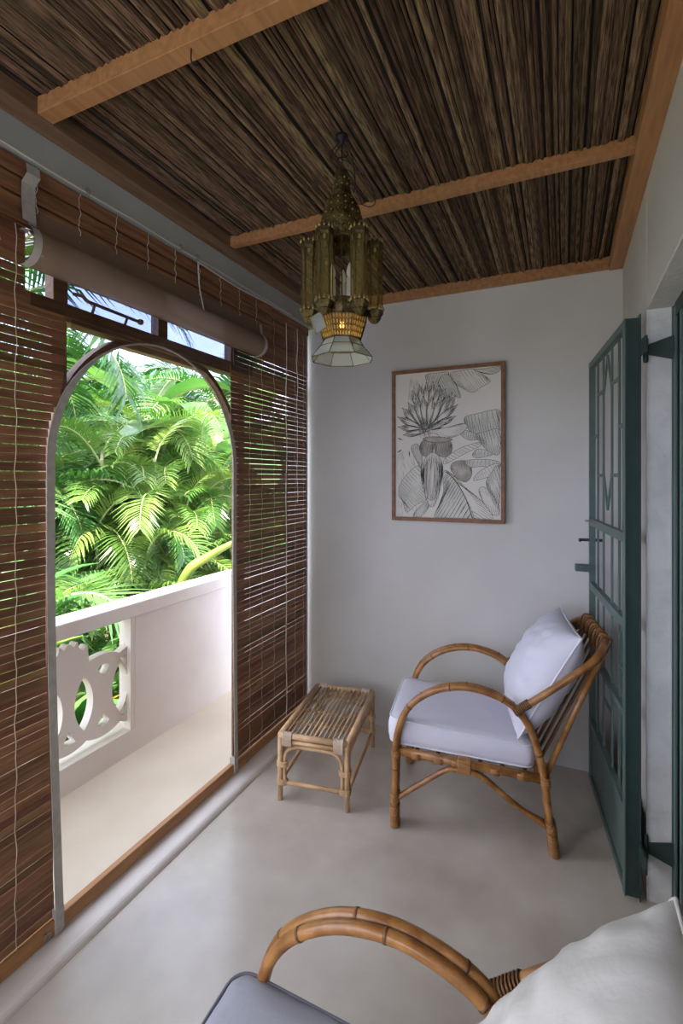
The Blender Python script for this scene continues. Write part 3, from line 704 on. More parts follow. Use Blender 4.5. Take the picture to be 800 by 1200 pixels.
# ================================================================ cane stool / side table
def make_stool(loc, rz):
    t = empty('rattan_stool', loc, rz); tag(t, 'low pale cane slatted side table between the blind and the armchair', 'side table')
    W, D, H = 0.312, 0.535, 0.292
    leg = MB().tube([(0, 0, 0), (0, 0, H)], 0.0115, 12).mesh('leg', 'stoolc', True)
    cor = [(0, 0), (W, 0), (W, D), (0, D)]
    for (a, b) in cor: inst('leg', leg, t, (a, b, 0))
    for (p, q) in ((0, 1), (1, 2), (2, 3), (3, 0)):
        (a, b), (c_, d_) = cor[p], cor[q]
        MB().tube([(a, b, H), (c_, d_, H)], 0.0135, 12).build('top_rail', 'stoolc', t, True)
        ux, uy = (c_ - a), (d_ - b); Ln = math.hypot(ux, uy); ux /= Ln; uy /= Ln
        MB().tube([(a, b, H - 0.026), (c_, d_, H - 0.026)], 0.0095, 10).build('lower_top_rail', 'stoolc', t, True)
        MB().tube([(a, b, 0.082), (c_, d_, 0.082)], 0.0095, 10).build('stretcher', 'stoolc', t, True)
        e = 0.022
        ar = [(a + ux * e, b + uy * e, 0.082), (a + ux * e, b + uy * e, 0.17), (a + ux * (e + 0.008), b + uy * (e + 0.008), 0.215), (a + ux * (e + 0.045), b + uy * (e + 0.045), 0.243), (a + ux * Ln * 0.5, b + uy * Ln * 0.5, 0.247)]
        ar += [(a + ux * Ln - (x_ - a), b + uy * Ln - (y_ - b), z_) for x_, y_, z_ in reversed(ar[:-1])]
        MB().tube(spline(ar, 6), 0.0085, 10).build('arch_brace', 'stoolc', t, True)
        for (bx, by, sg) in ((a, b, 1), (c_, d_, -1)):
            for zc in (0.085, 0.165):
                wr_ = MB()
                cxm, cym = bx + ux * sg * 0.011, by + uy * sg * 0.011
                for kk in range(5):
                    lp = []
                    for qn in range(16):
                        an = 2 * math.pi * qn / 16; al = 0.0255 * math.cos(an); ac = 0.0135 * math.sin(an)
                        lp.append((cxm + ux * al - uy * ac, cym + uy * al + ux * ac, zc - 0.010 + kk * 0.005))
                    wr_.tube(lp, 0.0028, 5, closed=True)
                wr_.build('binding', 'stoolc', t, True)
            if (p in (0, 2)):   # pale corner wraps on the short rails
                wr_ = MB()
                for kk in range(7):
                    lp = []
                    oo = 0.018 + kk * 0.0062
                    for qn in range(16):
                        an = 2 * math.pi * qn / 16
                        zz = 0.0155 * math.sin(an); zz = zz - 0.030 if zz < 0 else zz
                        lp.append((bx + ux * sg * oo - uy * 0.0155 * math.cos(an), by + uy * sg * oo + ux * 0.0155 * math.cos(an), H + zz))
                    wr_.tube(lp, 0.0034, 5, closed=True)
                wr_.build('corner_wrap', 'stoolwrap', t, True)
    rod = MB().tube([(0, 0.008, 0), (0, D * 0.5, 0.002), (0, D - 0.008, 0)], 0.0046, 8).mesh('rod', 'slatc', True)
    for kk in range(13): inst('rod', rod, t, (0.026 + (W - 0.052) * kk / 12, 0, H + 0.003 + rnd.uniform(-0.001, 0.001)))
    for yy in (0.14, 0.27, 0.40): MB().tube([(0, yy, H - 0.010), (W, yy, H - 0.010)], 0.008, 8).build('cross_rod', 'stoolc', t, True)
    return t
make_stool((-1.163, 1.895, 0), R(9))

# ================================================================ framed botanical drawing
PXa, PXb, PZa, PZb = -0.895, -0.277, 1.209, 2.059
pic = tag(empty('framed_picture', ((PXa + PXb) / 2, YB, PZa)), 'framed ink drawing of a banana flower and leaves on the back wall', 'picture')
pic.matrix_world = Matrix.Translation(((PXa + PXb) / 2, YB, PZa))
def qch(o): o.parent = pic; o.matrix_parent_inverse = pic.matrix_world.inverted(); return o
FT, FD = 0.020, 0.034
for (a, b) in (((PXa, PZa), (PXb, PZa + FT)), ((PXa, PZb - FT), (PXb, PZb)), ((PXa, PZa + FT), (PXa + FT, PZb - FT)), ((PXb - FT, PZa + FT), (PXb, PZb - FT))):
    qch(MB().box((a[0], YB - FD, a[1]), (b[0], YB - 0.0005, b[1])).build('frame_side', 'pframe', bevel=0.0015))
PYF = YB - 0.022
paper = qch(MB().box((PXa + FT, PYF, PZa + FT), (PXb - FT, YB - 0.002, PZb - FT)).build('paper', 'paper'))
def pm(x, y):     # coordinates of the drawing -> metres on the paper
    s = (x - 120) / 530.0
    ty = 185 - 55 * s; by = 915 + 10 * s
    t_ = (y - ty) / (by - ty)
    s = min(max(s, 0.004), 0.996); t_ = min(max(t_, 0.003), 0.997)
    return Vector((PXa + FT + s * (PXb - PXa - 2 * FT), 0, PZb - FT - t_ * (PZb - PZa - 2 * FT)))
layer = [0]
fills = {'paper': MB(), 'shade': MB(), 'shade_d': MB()}; ink = MB()
def dep(): return PYF - 0.0003 - layer[0] * 0.00005
def stroke(pts, wd=1.6, taper=True):
    P = [pm(*p) for p in pts]; n = len(P)
    if n < 2: return
    b = len(ink.v); d_ = dep() - 0.00003
    for i in range(n):
        t = (P[min(i + 1, n - 1)] - P[max(i - 1, 0)])
        if t.length < 1e-7: t = Vector((1, 0, 0))
        t.normalize(); nn = Vector((-t.z, 0, t.x))
        ww = wd * 0.00056 * ((0.35 + 0.65 * math.sin(math.pi * i / (n - 1))) if taper else 1)
        for s in (-1, 1): q = P[i] + nn * ww * s; ink.v.append((q.x, d_, q.z))
    for i in range(n - 1): ink.f.append((b + 2 * i, b + 2 * i + 1, b + 2 * i + 3, b + 2 * i + 2))
def inside(p, poly):
    x, y = p; c = False
    for i in range(len(poly)):
        (x1, y1), (x2, y2) = poly[i], poly[i - 1]
        if (y1 > y) != (y2 > y) and x < (x2 - x1) * (y - y1) / (y2 - y1) + x1: c = not c
    return c
def sm(pts, n=5, closed=True): return [(p.x, p.y) for p in spline([(a, b, 0) for a, b in pts], n, closed)]
def shape(pts, fill='paper', hatch=None, gap=7, ln=28, wd=1.7, edge=True, smooth=True):
    layer[0] += 1
    poly = sm(pts) if smooth else pts
    b = len(fills[fill].v)
    for p in poly: q = pm(*p); fills[fill].v.append((q.x, dep(), q.z))
    fills[fill].f.append(tuple(range(b, b + len(poly))))
    if edge: stroke(poly + [poly[0]], wd, False)
    if hatch is not None:
        a = R(hatch); d = (math.cos(a), math.sin(a)); acc = 0
        for i in range(len(poly)):
            p, q = poly[i - 1], poly[i]; sl = math.hypot(q[0] - p[0], q[1] - p[1]); acc += sl
            while acc > gap * 0.72:
                acc -= gap * 0.72; L_ = ln * rnd.uniform(0.45, 1.6)
                for s in (1, -1):
                    pts_ = []
                    for k3 in range(5):
                        w_ = L_ * k3 / 4; pt = (q[0] + s * d[0] * w_ + 1.2 * math.sin(w_ * .2), q[1] + s * d[1] * w_)
                        if k3 == 0 or inside(pt, poly): pts_.append(pt)
                        else: break
                    if len(pts_) > 2: stroke(pts_, 1.15)
def hatchfill(x0, x1, y0, y1, n, ang=90, ln=30):
    for _ in range(n):
        x_, y_ = rnd.uniform(x0, x1), rnd.uniform(y0, y1); a = R(ang + rnd.uniform(-12, 12)); l_ = ln * rnd.uniform(0.4, 1)
        stroke([(x_, y_), (x_ + math.cos(a) * l_ * .5, y_ + math.sin(a) * l_ * .5), (x_ + math.cos(a) * l_, y_ + math.sin(a) * l_)], 0.9)
# background: stalk and distant leaves
hatchfill(190, 278, 188, 300, 70, 85, 50); hatchfill(130, 250, 560, 900, 120, 80, 40)
shape([(280, 185), (340, 172), (400, 168), (370, 220), (310, 250)], 'shade', 115, 5, 40)
shape([(345, 230), (375, 180), (420, 200), (458, 296), (410, 280), (380, 285)], 'shade', 65, 6, 40)
shape([(405, 175), (440, 162), (520, 150), (575, 185), (600, 212), (560, 240), (515, 270), (470, 250), (432, 225)], 'paper', 55, 6, 42)
shape([(522, 152), (580, 146), (649, 134), (640, 160), (605, 176), (560, 168)], 'shade', 20, 6, 26)
shape([(476, 400), (540, 378), (640, 358), (642, 430), (640, 470), (580, 470), (530, 482), (490, 452)], 'shade', 80, 5, 48)
shape([(458, 486), (480, 465), (530, 482), (556, 505), (520, 516), (490, 512)], 'shade', 100, 5, 24)
shape([(530, 490), (580, 470), (641, 462), (641, 585), (590, 572), (556, 530)], 'shade', 75, 5, 46)
shape([(375, 640), (380, 612), (450, 560), (540, 528), (552, 545), (470, 590), (400, 632)], 'paper', 20, 8, 30)
shape([(515, 590), (545, 560), (612, 585), (560, 604), (530, 606)], 'shade', 100, 5, 22)
shape([(408, 664), (425, 630), (480, 622), (508, 650), (510, 700), (482, 732), (440, 712)], 'shade_d', 80, 5, 34)
shape([(480, 625), (560, 614), (640, 625), (640, 660), (560, 650), (505, 655)], 'shade', 100, 5, 20)
shape([(520, 722), (545, 680), (610, 640), (641, 640), (620, 690), (560, 715)], 'paper', 60, 6, 24)
shape([(580, 740), (600, 690), (641, 650), (641, 840), (610, 800)], 'shade', 75, 5, 40)
shape([(545, 775), (580, 760), (620, 830), (640, 850), (638, 900), (590, 880)], 'paper', 75, 6, 34)
shape([(375, 680), (425, 700), (480, 760), (560, 830), (612, 918), (520, 922), (450, 840)], 'paper', 35, 6, 60)
shape([(370, 690), (395, 690), (440, 740), (480, 810), (518, 920), (420, 920), (328, 918), (350, 850), (372, 780)], 'shade', 120, 5, 70)
layer[0] += 1; stroke(sm([(385, 680), (430, 725), (480, 810), (515, 918)], 6, False), 4.0, False)
shape([(262, 650), (200, 680), (150, 740), (138, 800), (160, 840), (180, 892), (235, 850), (280, 830), (292, 760)], 'shade', 45, 5, 46)
shape([(215, 915), (240, 870), (290, 835), (300, 860), (255, 915)], 'shade', 110, 5, 25)
shape([(205, 560), (240, 540), (262, 600), (258, 655), (240, 640)], 'shade', 80, 5, 25)
def finger(bx, by, tx, ty, wd_, dark=False):
    d = Vector((tx - bx, ty - by)); L_ = d.length; d.normalize(); nn = Vector((-d.y, d.x)); b_ = Vector((bx, by))
    pts = []
    for (f, h) in ((0, .30), (.3, .85), (.6, 1.1), (.85, 1.0), (.97, .5), (1.05, .12)): pts.append(tuple(b_ + d * L_ * f + nn * wd_ * h))
    for (f, h) in ((1.05, .12), (.97, .5), (.85, 1.0), (.6, 1.1), (.3, .85), (0, .30)): pts.append(tuple(b_ + d * L_ * f - nn * wd_ * h))
    shape(pts, 'paper', math.degrees(math.atan2(d.y, d.x)), 4.5, 42, 1.7)
    tip = b_ + d * L_ * 1.05
    layer[0] += 1; stroke([tuple(tip), tuple(tip + d * 9)], 4, False)
for (tx, ty) in ((215, 270), (250, 240), (285, 228), (318, 225), (350, 240), (378, 258), (408, 275)): finger(300 + (tx - 300) * .35, 400, tx, ty + 8, 17)
for (tx, ty) in ((168, 365), (196, 338), (424, 300), (232, 318), (396, 305), (268, 306), (358, 308), (312, 305)): finger(290 + (tx - 300) * .22, 455, tx, ty, 18)
for (tx, ty) in ((146, 408), (150, 455), (176, 492), (430, 345), (420, 400), (375, 430)): finger(285, 470, tx, ty, 15)
hatchfill(240, 345, 400, 480, 190, 75, 34)
shape([(300, 470), (380, 455), (470, 430), (488, 452), (440, 495), (360, 505)], 'paper', 170, 6, 40)
for (x_, y_, a) in ((145, 515, 20), (142, 578, -30), (195, 590, 85)): layer[0] += 1; stroke([(x_ - 12 * math.cos(R(a)), y_ - 12 * math.sin(R(a))), (x_, y_), (x_ + 14 * math.cos(R(a)), y_ + 14 * math.sin(R(a)))], 6)
shape([(300, 490), (345, 490), (350, 540), (335, 580), (305, 580)], 'paper', 80, 5, 20)
shape([(318, 520), (280, 510), (252, 545), (258, 590), (290, 604), (318, 580)], 'shade_d', 95, 4, 50)
shape([(328, 520), (370, 512), (412, 530), (412, 580), (380, 606), (335, 585)], 'shade_d', 85, 4, 50)
shape([(268, 510), (330, 500), (418, 512), (370, 530), (300, 528)], 'shade_d', 20, 5, 14)
shape([(318, 582), (352, 605), (370, 660), (362, 740), (340, 815), (312, 862), (284, 815), (262, 740), (258, 665), (285, 605)], 'paper', 90, 4.2, 110)
for (xa, xb) in ((285, 292), (305, 308), (325, 322), (345, 334), (272, 282), (358, 346)): layer[0] += 1; stroke(sm([(xa * .4 + 318 * .6, 610), (xa, 690), (xb, 830)], 6, False), 2.0)
shape([(284, 815), (312, 830), (340, 815), (326, 855), (312, 862), (296, 852)], 'paper', 90, 5, 14)
for kk, mb in fills.items():
    if mb.v: o = mb.build('drawn_shapes', kk); qch(o)
qch(ink.build('ink_lines', 'ink'))

# ================================================================ pierced brass lantern
LC = Vector((-0.614, 1.356, 0))
def make_lantern():
    t = tag(empty('brass_lantern', (LC.x, LC.y, 1.826)), 'pierced brass and amber glass lantern hanging from the stick ceiling', 'lantern')
    rz0 = math.atan2(-LC.y, -LC.x) + R(90)          # one axis across the line of sight
    t.rotation_euler = (0, 0, rz0)
    Z = lambda z: z - 1.826
    # hanger: ceiling rose, rods, loops of flex
    MB().lathe([(0.0, 0.0), (0.020, -0.002), (0.018, -0.012), (0.006, -0.018), (0.004, -0.03)], 14, (0, 0, Z(2.492))).build('ceiling_rose', 'iron', t, True)
    MB().tube([(0, 0, Z(2.475)), (0, 0, Z(2.385))], 0.0022, 6).build('hanging_rod', 'iron', t, True)
    for pts in ([(0, 0, 2.478), (-0.030, 0.0, 2.445), (-0.034, 0.005, 2.42), (-0.012, 0.0, 2.39)], [(0, 0, 2.478), (0.018, 0.01, 2.44), (-0.012, 0.0, 2.42), (0.0, 0, 2.385)], [(0, 0, 2.478), (0.030, 0.0, 2.43), (0.040, 0.01, 2.36), (0.036, 0.0, 2.32)],
                [(0.004, 0, 2.47), (-0.02, 0.01, 2.44), (0.02, 0.0, 2.41), (0.078, -0.01, 2.35), (0.102, 0.0, 2.295), (0.085, 0.0, 2.275), (0.055, 0, 2.285)], [(0.005, -0.01, 2.385), (0.032, -0.01, 2.37), (0.048, 0, 2.32)]):
        MB().tube(spline([(a, b, Z(c)) for a, b, c in pts], 6), 0.0016, 6).build('flex', 'iron', t, True)
    # dome
    dome = MB().lathe([(0.004, Z(2.392)), (0.012, Z(2.386)), (0.022, Z(2.374)), (0.0265, Z(2.345)), (0.0265, Z(2.318)), (0.030, Z(2.314)), (0.028, Z(2.308)), (0.042, Z(2.292)), (0.054, Z(2.268)), (0.062, Z(2.238)), (0.066, Z(2.205)), (0.068, Z(2.178))], 20).build('dome', 'brass', t, True)
    dots = MB()
    for lv, (rr, zz, nn_) in enumerate(((0.0268, 2.352, 10), (0.0268, 2.332, 10), (0.047, 2.283, 14), (0.056, 2.262, 16), (0.0615, 2.240, 18), (0.065, 2.215, 18), (0.068, 2.192, 20))):
        for k4 in range(nn_):
            a = 2 * math.pi * (k4 + 0.5 * (lv % 2)) / nn_
            dots.lathe([(0, -0.0034), (0.0028, 0), (0, 0.0034)], 6, (rr * math.cos(a), rr * math.sin(a), Z(zz)))
    dots.build('embossed_studs', 'brass_l', dome)
    # core body: mullions, panes and rings, eight sides
    top, bot = 2.185, 1.955
    MB().lathe([(0.070, Z(2.188)), (0.076, Z(2.184)), (0.076, Z(2.160)), (0.072, Z(2.156))], 12).build('upper_band', 'brass', t)
    MB().lathe([(0.076, Z(1.978)), (0.080, Z(1.974)), (0.080, Z(1.956)), (0.074, Z(1.928))], 12).build('lower_band', 'brass', t)
    def turret(cx, cy_, r, z0, z1, nside, name):
        q = empty(name); q.parent = t; q.location = (cx, cy_, 0)
        for k4 in range(nside):
            a = 2 * math.pi * k4 / nside; b = 2 * math.pi * (k4 + 1) / nside
            p0 = (r * math.cos(a), r * math.sin(a)); p1 = (r * math.cos(b), r * math.sin(b))
            MB().tube([(p0[0], p0[1], Z(z0)), (p0[0], p0[1], Z(z1))], 0.0018, 5).build('mullion', 'brass', q)
            g = MB(); g.v = [(p0[0] * .97, p0[1] * .97, Z(z0)), (p1[0] * .97, p1[1] * .97, Z(z0)), (p1[0] * .97, p1[1] * .97, Z(z1)), (p0[0] * .97, p0[1] * .97, Z(z1))]; g.f = [(0, 1, 2, 3)]
            g.build('pane', 'amber', q)
        MB().lathe([(0.004, Z(z1 + 0.012)), (r + 0.001, Z(z1 + 0.004)), (r + 0.004, Z(z1)), (r + 0.003, Z(z1 - 0.018)), (r, Z(z1 - 0.020))], nside).build('turret_cap', 'brass', q)
        # scalloped rim and pendant foot
        MB().lathe([(r, Z(z0 + 0.014)), (r + 0.004, Z(z0 + 0.010)), (r + 0.003, Z(z0 + 0.002)), (r * .80, Z(z0 - 0.008)), (r * .86, Z(z0 - 0.012)), (r * .45, Z(z0 - 0.024)), (0.002, Z(z0 - 0.026))], nside).build('turret_foot', 'brass', q)
        sc = MB()
        for k4 in range(nside * 2):
            a = 2 * math.pi * k4 / (nside * 2)
            for zz in (z1 + 0.003, z0 + 0.016): sc.lathe([(0, -0.006), (0.0042, -0.001), (0.003, 0.004), (0, 0.009)], 5, ((r + 0.003) * math.cos(a), (r + 0.003) * math.sin(a), Z(zz)))
        sc.build('scallop', 'brass_l', q)
        for k4 in range(nside):
            a = 2 * math.pi * (k4 + .5) / nside
            md = MB(); ca, sa = math.cos(a), math.sin(a); rr = (r + 0.0005) * math.cos(math.pi / nside) + 0.002
            pts = [(rr * ca - sa * 0.0042 * math.cos(u), rr * sa + ca * 0.0042 * math.cos(u), Z(z1 - 0.030) + 0.008 * math.sin(u)) for u in [2 * math.pi * e / 10 for e in range(10)]]
            md.v = pts; md.f = [tuple(range(10))]; md.build('medallion', 'brass_l', q)
        MB().tube([(0, 0, Z(z1 + 0.01)), (0, 0, Z(z1 + 0.026))], [0.003, 0.0008], 6).build('finial', 'brass', q)
        return q
    for k4 in range(6):
        a = R(60 * k4)
        turret(0.099 * math.cos(a), 0.099 * math.sin(a), 0.0235, 1.945, 2.163, 6, 'turret')
    # inner core panes
    for k4 in range(12):
        a = R(30 * k4); MB().tube([(0.070 * math.cos(a), 0.070 * math.sin(a), Z(1.955)), (0.070 * math.cos(a), 0.070 * math.sin(a), Z(2.18))], 0.0026, 5).build('core_mullion', 'brass', t)
    # lower pierced band, tapering inwards, eight sides
    band = empty('pierced_band'); band.parent = t
    n8 = 8
    def ring8(r, z, ph=R(22.5)): return [(r * math.cos(2 * math.pi * k_ / n8 + ph), r * math.sin(2 * math.pi * k_ / n8 + ph), Z(z)) for k_ in range(n8)]
    A, B = ring8(0.080, 1.930), ring8(0.060, 1.868)
    for k4 in range(n8):
        p = [Vector(A[k4]), Vector(A[(k4 + 1) % n8]), Vector(B[(k4 + 1) % n8]), Vector(B[k4])]
        MB().tube([p[0], p[3]], 0.0022, 5).build('edge_bar', 'brass', band)
        MB().tube([p[0], p[1]], 0.0022, 5).build('edge_bar', 'brass', band); MB().tube([p[3], p[2]], 0.0022, 5).build('edge_bar', 'brass', band)
        nt_ = MB()
        def q2(u, v): return p[0].lerp(p[1], u).lerp(p[3].lerp(p[2], u), v)
        for (u, v) in [(a_ / 6 + .083, b_ / 4 + .125) for a_ in range(6) for b_ in range(4)]:
            lp = [q2(min(max(u + 0.085 * math.cos(e), 0), 1), min(max(v + 0.13 * math.sin(e), 0), 1)) for e in [2 * math.pi * w_ / 8 for w_ in range(8)]]
            nt_.tube(lp, 0.0015, 4, closed=True)
        nt_.build('filigree', 'brass', band)
        g = MB(); g.v = [tuple(q2(u, v) * 0.985) for u, v in ((0, 0), (1, 0), (1, 1), (0, 1))]; g.f = [(0, 1, 2, 3)]; g.build('pane', 'amber_t', band)
    # glass skirt in two tiers
    sk = empty('glass_skirt'); sk.parent = t
    C1, C2, C3 = ring8(0.054, 1.868), ring8(0.068, 1.846), ring8(0.097, 1.810)
    for (P_, Q_) in ((C1, C2), (C2, C3)):
        for k4 in range(n8):
            a_, b_, c_, d_ = P_[k4], P_[(k4 + 1) % n8], Q_[(k4 + 1) % n8], Q_[k4]
            g = MB(); g.v = [a_, b_, c_, d_]; g.f = [(0, 1, 2, 3)]; g.build('pane', 'frost', sk)
            MB().tube([a_, d_], 0.0015, 5).build('lead_bar', 'brass', sk); MB().tube([d_, c_], 0.0015, 5).build('lead_bar', 'brass', sk)
    # a glass flap swung open
    fl = MB(); fl.v = [(-0.062, -0.065, Z(1.935)), (-0.092, -0.078, Z(1.912)), (-0.074, -0.085, Z(1.862)), (-0.044, -0.076, Z(1.885))]; fl.f = [(0, 1, 2, 3)]
    f_ = fl.build('open_flap', 'frost', t); MB().tube(fl.v, 0.0016, 5, closed=True).build('lead_bar', 'brass_l', f_)
    # candle tubes, bulbs and tray
    MB().lathe([(0.0, Z(1.962)), (0.050, Z(1.962)), (0.052, Z(1.958))], 12).build('tray', 'brass', t)
    for k4 in range(3):
        a = R(120 * k4 + 200); x_, y_ = 0.030 * math.cos(a), 0.030 * math.sin(a)
        MB().tube([(x_, y_, Z(1.962)), (x_, y_, Z(2.050))], 0.010, 10).build('candle_tube', 'candle', t, True)
        MB().lathe([(0.004, 0), (0.010, 0.014), (0.009, 0.026), (0.002, 0.046)], 10, (x_, y_, Z(2.050))).build('bulb', 'candle', t, True)
    MB().lathe([(0.0, -0.009), (0.006, -0.006), (0.008, 0), (0.006, 0.008), (0.0, 0.012)], 12, (0, 0, Z(1.915))).build('lit_bulb', 'bulb', t, True)
    pl_ = bpy.data.lights.new('lantern_light', 'POINT'); pl_.energy = 0.03; pl_.color = (1, 0.66, 0.30); pl_.shadow_soft_size = 0.015
    po = bpy.data.objects.new('lantern_light', pl_); COL.objects.link(po); po.parent = t; po.location = (0.0, 0, Z(1.895))
    return t
make_lantern()

# ================================================================ green iron grille door (open) and the doorway frame
P0 = Vector((0.206, 1.925, 0.02)); P1 = Vector((0.124, 2.618, 0.02))
dr = struct(empty('door_1', P0, math.atan2(P1.y - P0.y, P1.x - P0.x)), 'green iron grille door standing open against the right wall')
DW = (P1 - P0).length; DH = 1.975
th = 0.030      # local x along the leaf from the hinge, y towards the room (+) , z up
def dbar(x0, z0, x1, z1, w_=0.016, name='bar', m='green', y=0.0, d=0.007):
    return MB().bar((x0, y, z0), (x1, y, z1), d, w_, (0, 0, 1) if abs(z1 - z0) < abs(x1 - x0) else (1, 0, 0)).build(name, m, dr)
# hinge stile: a channel section, flange - dark web - flange
MB().box((0.0, -0.034, -0.01), (0.006, -0.030, DH + 0.012)).build('stile_flange', 'green', dr); MB().box((-0.002, 0.012, 0), (0.030, 0.016, DH)).build('stile_flange', 'green', dr)
MB().box((0.004, -0.032, 0.0), (0.012, 0.014, DH)).build('stile_web', 'dgreen', dr); MB().box((0.0, -0.034, -0.01), (0.034, -0.030, DH + 0.012)).build('stile_flange', 'green', dr)
MB().box((DW - 0.03, -0.01, 0), (DW, 0.014, DH)).build('lock_stile', 'green', dr)
for (z0, hh) in ((DH - 0.028, 0.028), (1.205, 0.034), (0.905, 0.034), (0.60, 0.022), (0.262, 0.03), (0.0, 0.025)):
    MB().box((0.03, -0.008, z0), (DW - 0.03, 0.014, z0 + hh)).build('rail', 'green', dr)
MB().box((0.03, -0.004, 0.025), (DW - 0.03, 0.004, 0.262)).build('kick_panel', 'green', dr)
for xx in (0.15, 0.27, 0.43, 0.55):
    dbar(xx, 1.239, xx, DH - 0.028, 0.014); dbar(xx, 0.939, xx, 1.205, 0.014); dbar(xx, 0.292, xx, 0.905, 0.014)
for (a, b, c_, d_) in ((0.27, 1.78, 0.35, 1.93), (0.43, 1.78, 0.35, 1.93), (0.27, 1.45, 0.35, 1.30), (0.43, 1.45, 0.35, 1.30), (0.03, 1.62, 0.15, 1.62), (0.55, 1.62, DW - 0.03, 1.62), (0.15, 1.80, 0.27, 1.80), (0.43, 1.80, 0.55, 1.80), (0.15, 1.44, 0.27, 1.44), (0.43, 1.44, 0.55, 1.44), (0.03, 0.74, 0.15, 0.74), (0.27, 0.50, 0.43, 0.50), (0.55, 0.74, DW - .03, 0.74)):
    dbar(a, b, c_, d_, 0.014)
lk = MB().tube([(DW - 0.015, -0.05, 1.135), (DW - 0.015, 0.06, 1.135)], 0.007, 8); lk.tube([(DW - 0.015, 0.055, 1.135), (DW - 0.06, 0.06, 1.135)], 0.006, 8)
lk.build('door_handle', 'dgreen', dr, True)
MB().box((DW - 0.03, 0.014, 0.985), (DW + 0.006, 0.075, 1.018)).build('hasp', 'green', dr, bevel=0.004); MB().box((DW - 0.06, 0.014, 0.99), (DW - 0.055, 0.05, 1.014)).build('hasp', 'green', dr)
MB().lathe([(0, -.006), (.008, -.004), (.008, .004), (0, .006)], 8, (DW - 0.01, 0.024, 1.225)).build('latch_knob', 'steel', dr, True)
for zz in (1.868, 0.165):
    hg = MB().box((-0.075, -0.034, zz - 0.026), (0.004, -0.028, zz + 0.026)); h_ = hg.build('hinge_strap', 'dgreen', dr)
# hinge pins and frame-side straps, built at the jamb
fr2 = struct(empty('door_2', (XW + 0.07, 1.2, 0)), 'dark green glazed door and frame in the doorway of the right wall')
fr2.matrix_world = Matrix.Translation((XW + 0.07, 1.2, 0))
def dch(o): o.parent = fr2; o.matrix_parent_inverse = fr2.matrix_world.inverted(); return o
for zz in (1.888, 0.185):
    pin = MB().lathe([(0.0, 0.045), (0.006, 0.043), (0.008, 0.036), (0.008, 0.014), (0.0095, 0.013), (0.0095, -0.013), (0.008, -0.014), (0.008, -0.036), (0.006, -0.043), (0.0, -0.045)], 12, (XW - 0.004, 1.955, zz))
    dch(pin.build('hinge_pin', 'dgreen', None, True))
    sp2 = MB(); sp2.v = [(XW, 1.958, zz + .016), (XW + .075, 1.955, zz + .040), (XW + .075, 1.955, zz - .040), (XW, 1.958, zz - .016), (XW, 1.951, zz + .016), (XW + .075, 1.948, zz + .040), (XW + .075, 1.948, zz - .040), (XW, 1.951, zz - .016)]
    sp2.f = [(3, 2, 1, 0), (4, 5, 6, 7), (0, 1, 5, 4), (1, 2, 6, 5), (2, 3, 7, 6), (3, 0, 4, 7)]; dch(sp2.build('hinge_leaf', 'dgreen'))
dch(MB().box((XW - 0.001, DY1 - 0.003, 0), (XW + 0.075, DY1, DZ)).build('reveal_side', 'reveal'))
dch(MB().box((XW + 0.001, DY0, DZ - 0.003), (XW + 0.075, DY1 - 0.003, DZ)).build('reveal_soffit', 'reveal'))
dch(MB().box((XW + 0.072, DY1 - 0.010, 0), (XW + 0.078, DY1 - 0.003, DZ - 0.003)).build('frame_flange', 'green'))
dch(MB().box((XW + 0.076, DY1 - 0.045, 0), (XW + 0.110, DY1 - 0.010, DZ - 0.003)).build('frame_web', 'dgreen'))
dch(MB().box((XW + 0.072, DY1 - 0.060, 0.01), (XW + 0.078, DY1 - 0.040, DZ - 0.02)).build('leaf_flange', 'green'))
dch(MB().box((XW + 0.074, DY0 + 0.02, DZ - 0.05), (XW + 0.110, DY1 - 0.045, DZ - 0.003)).build('frame_head', 'dgreen'))
dch(MB().box((XW + 0.085, DY0 + 0.02, 0.01), (XW + 0.10, DY1 - 0.06, DZ - 0.05)).build('leaf_glass', 'dkglass'))
for yy in (1.83, 1.55, 1.25, 0.95, 0.65): dch(MB().box((XW + 0.076, yy, 0.01), (XW + 0.084, yy + 0.03, DZ - 0.05)).build('leaf_bar', 'green'))

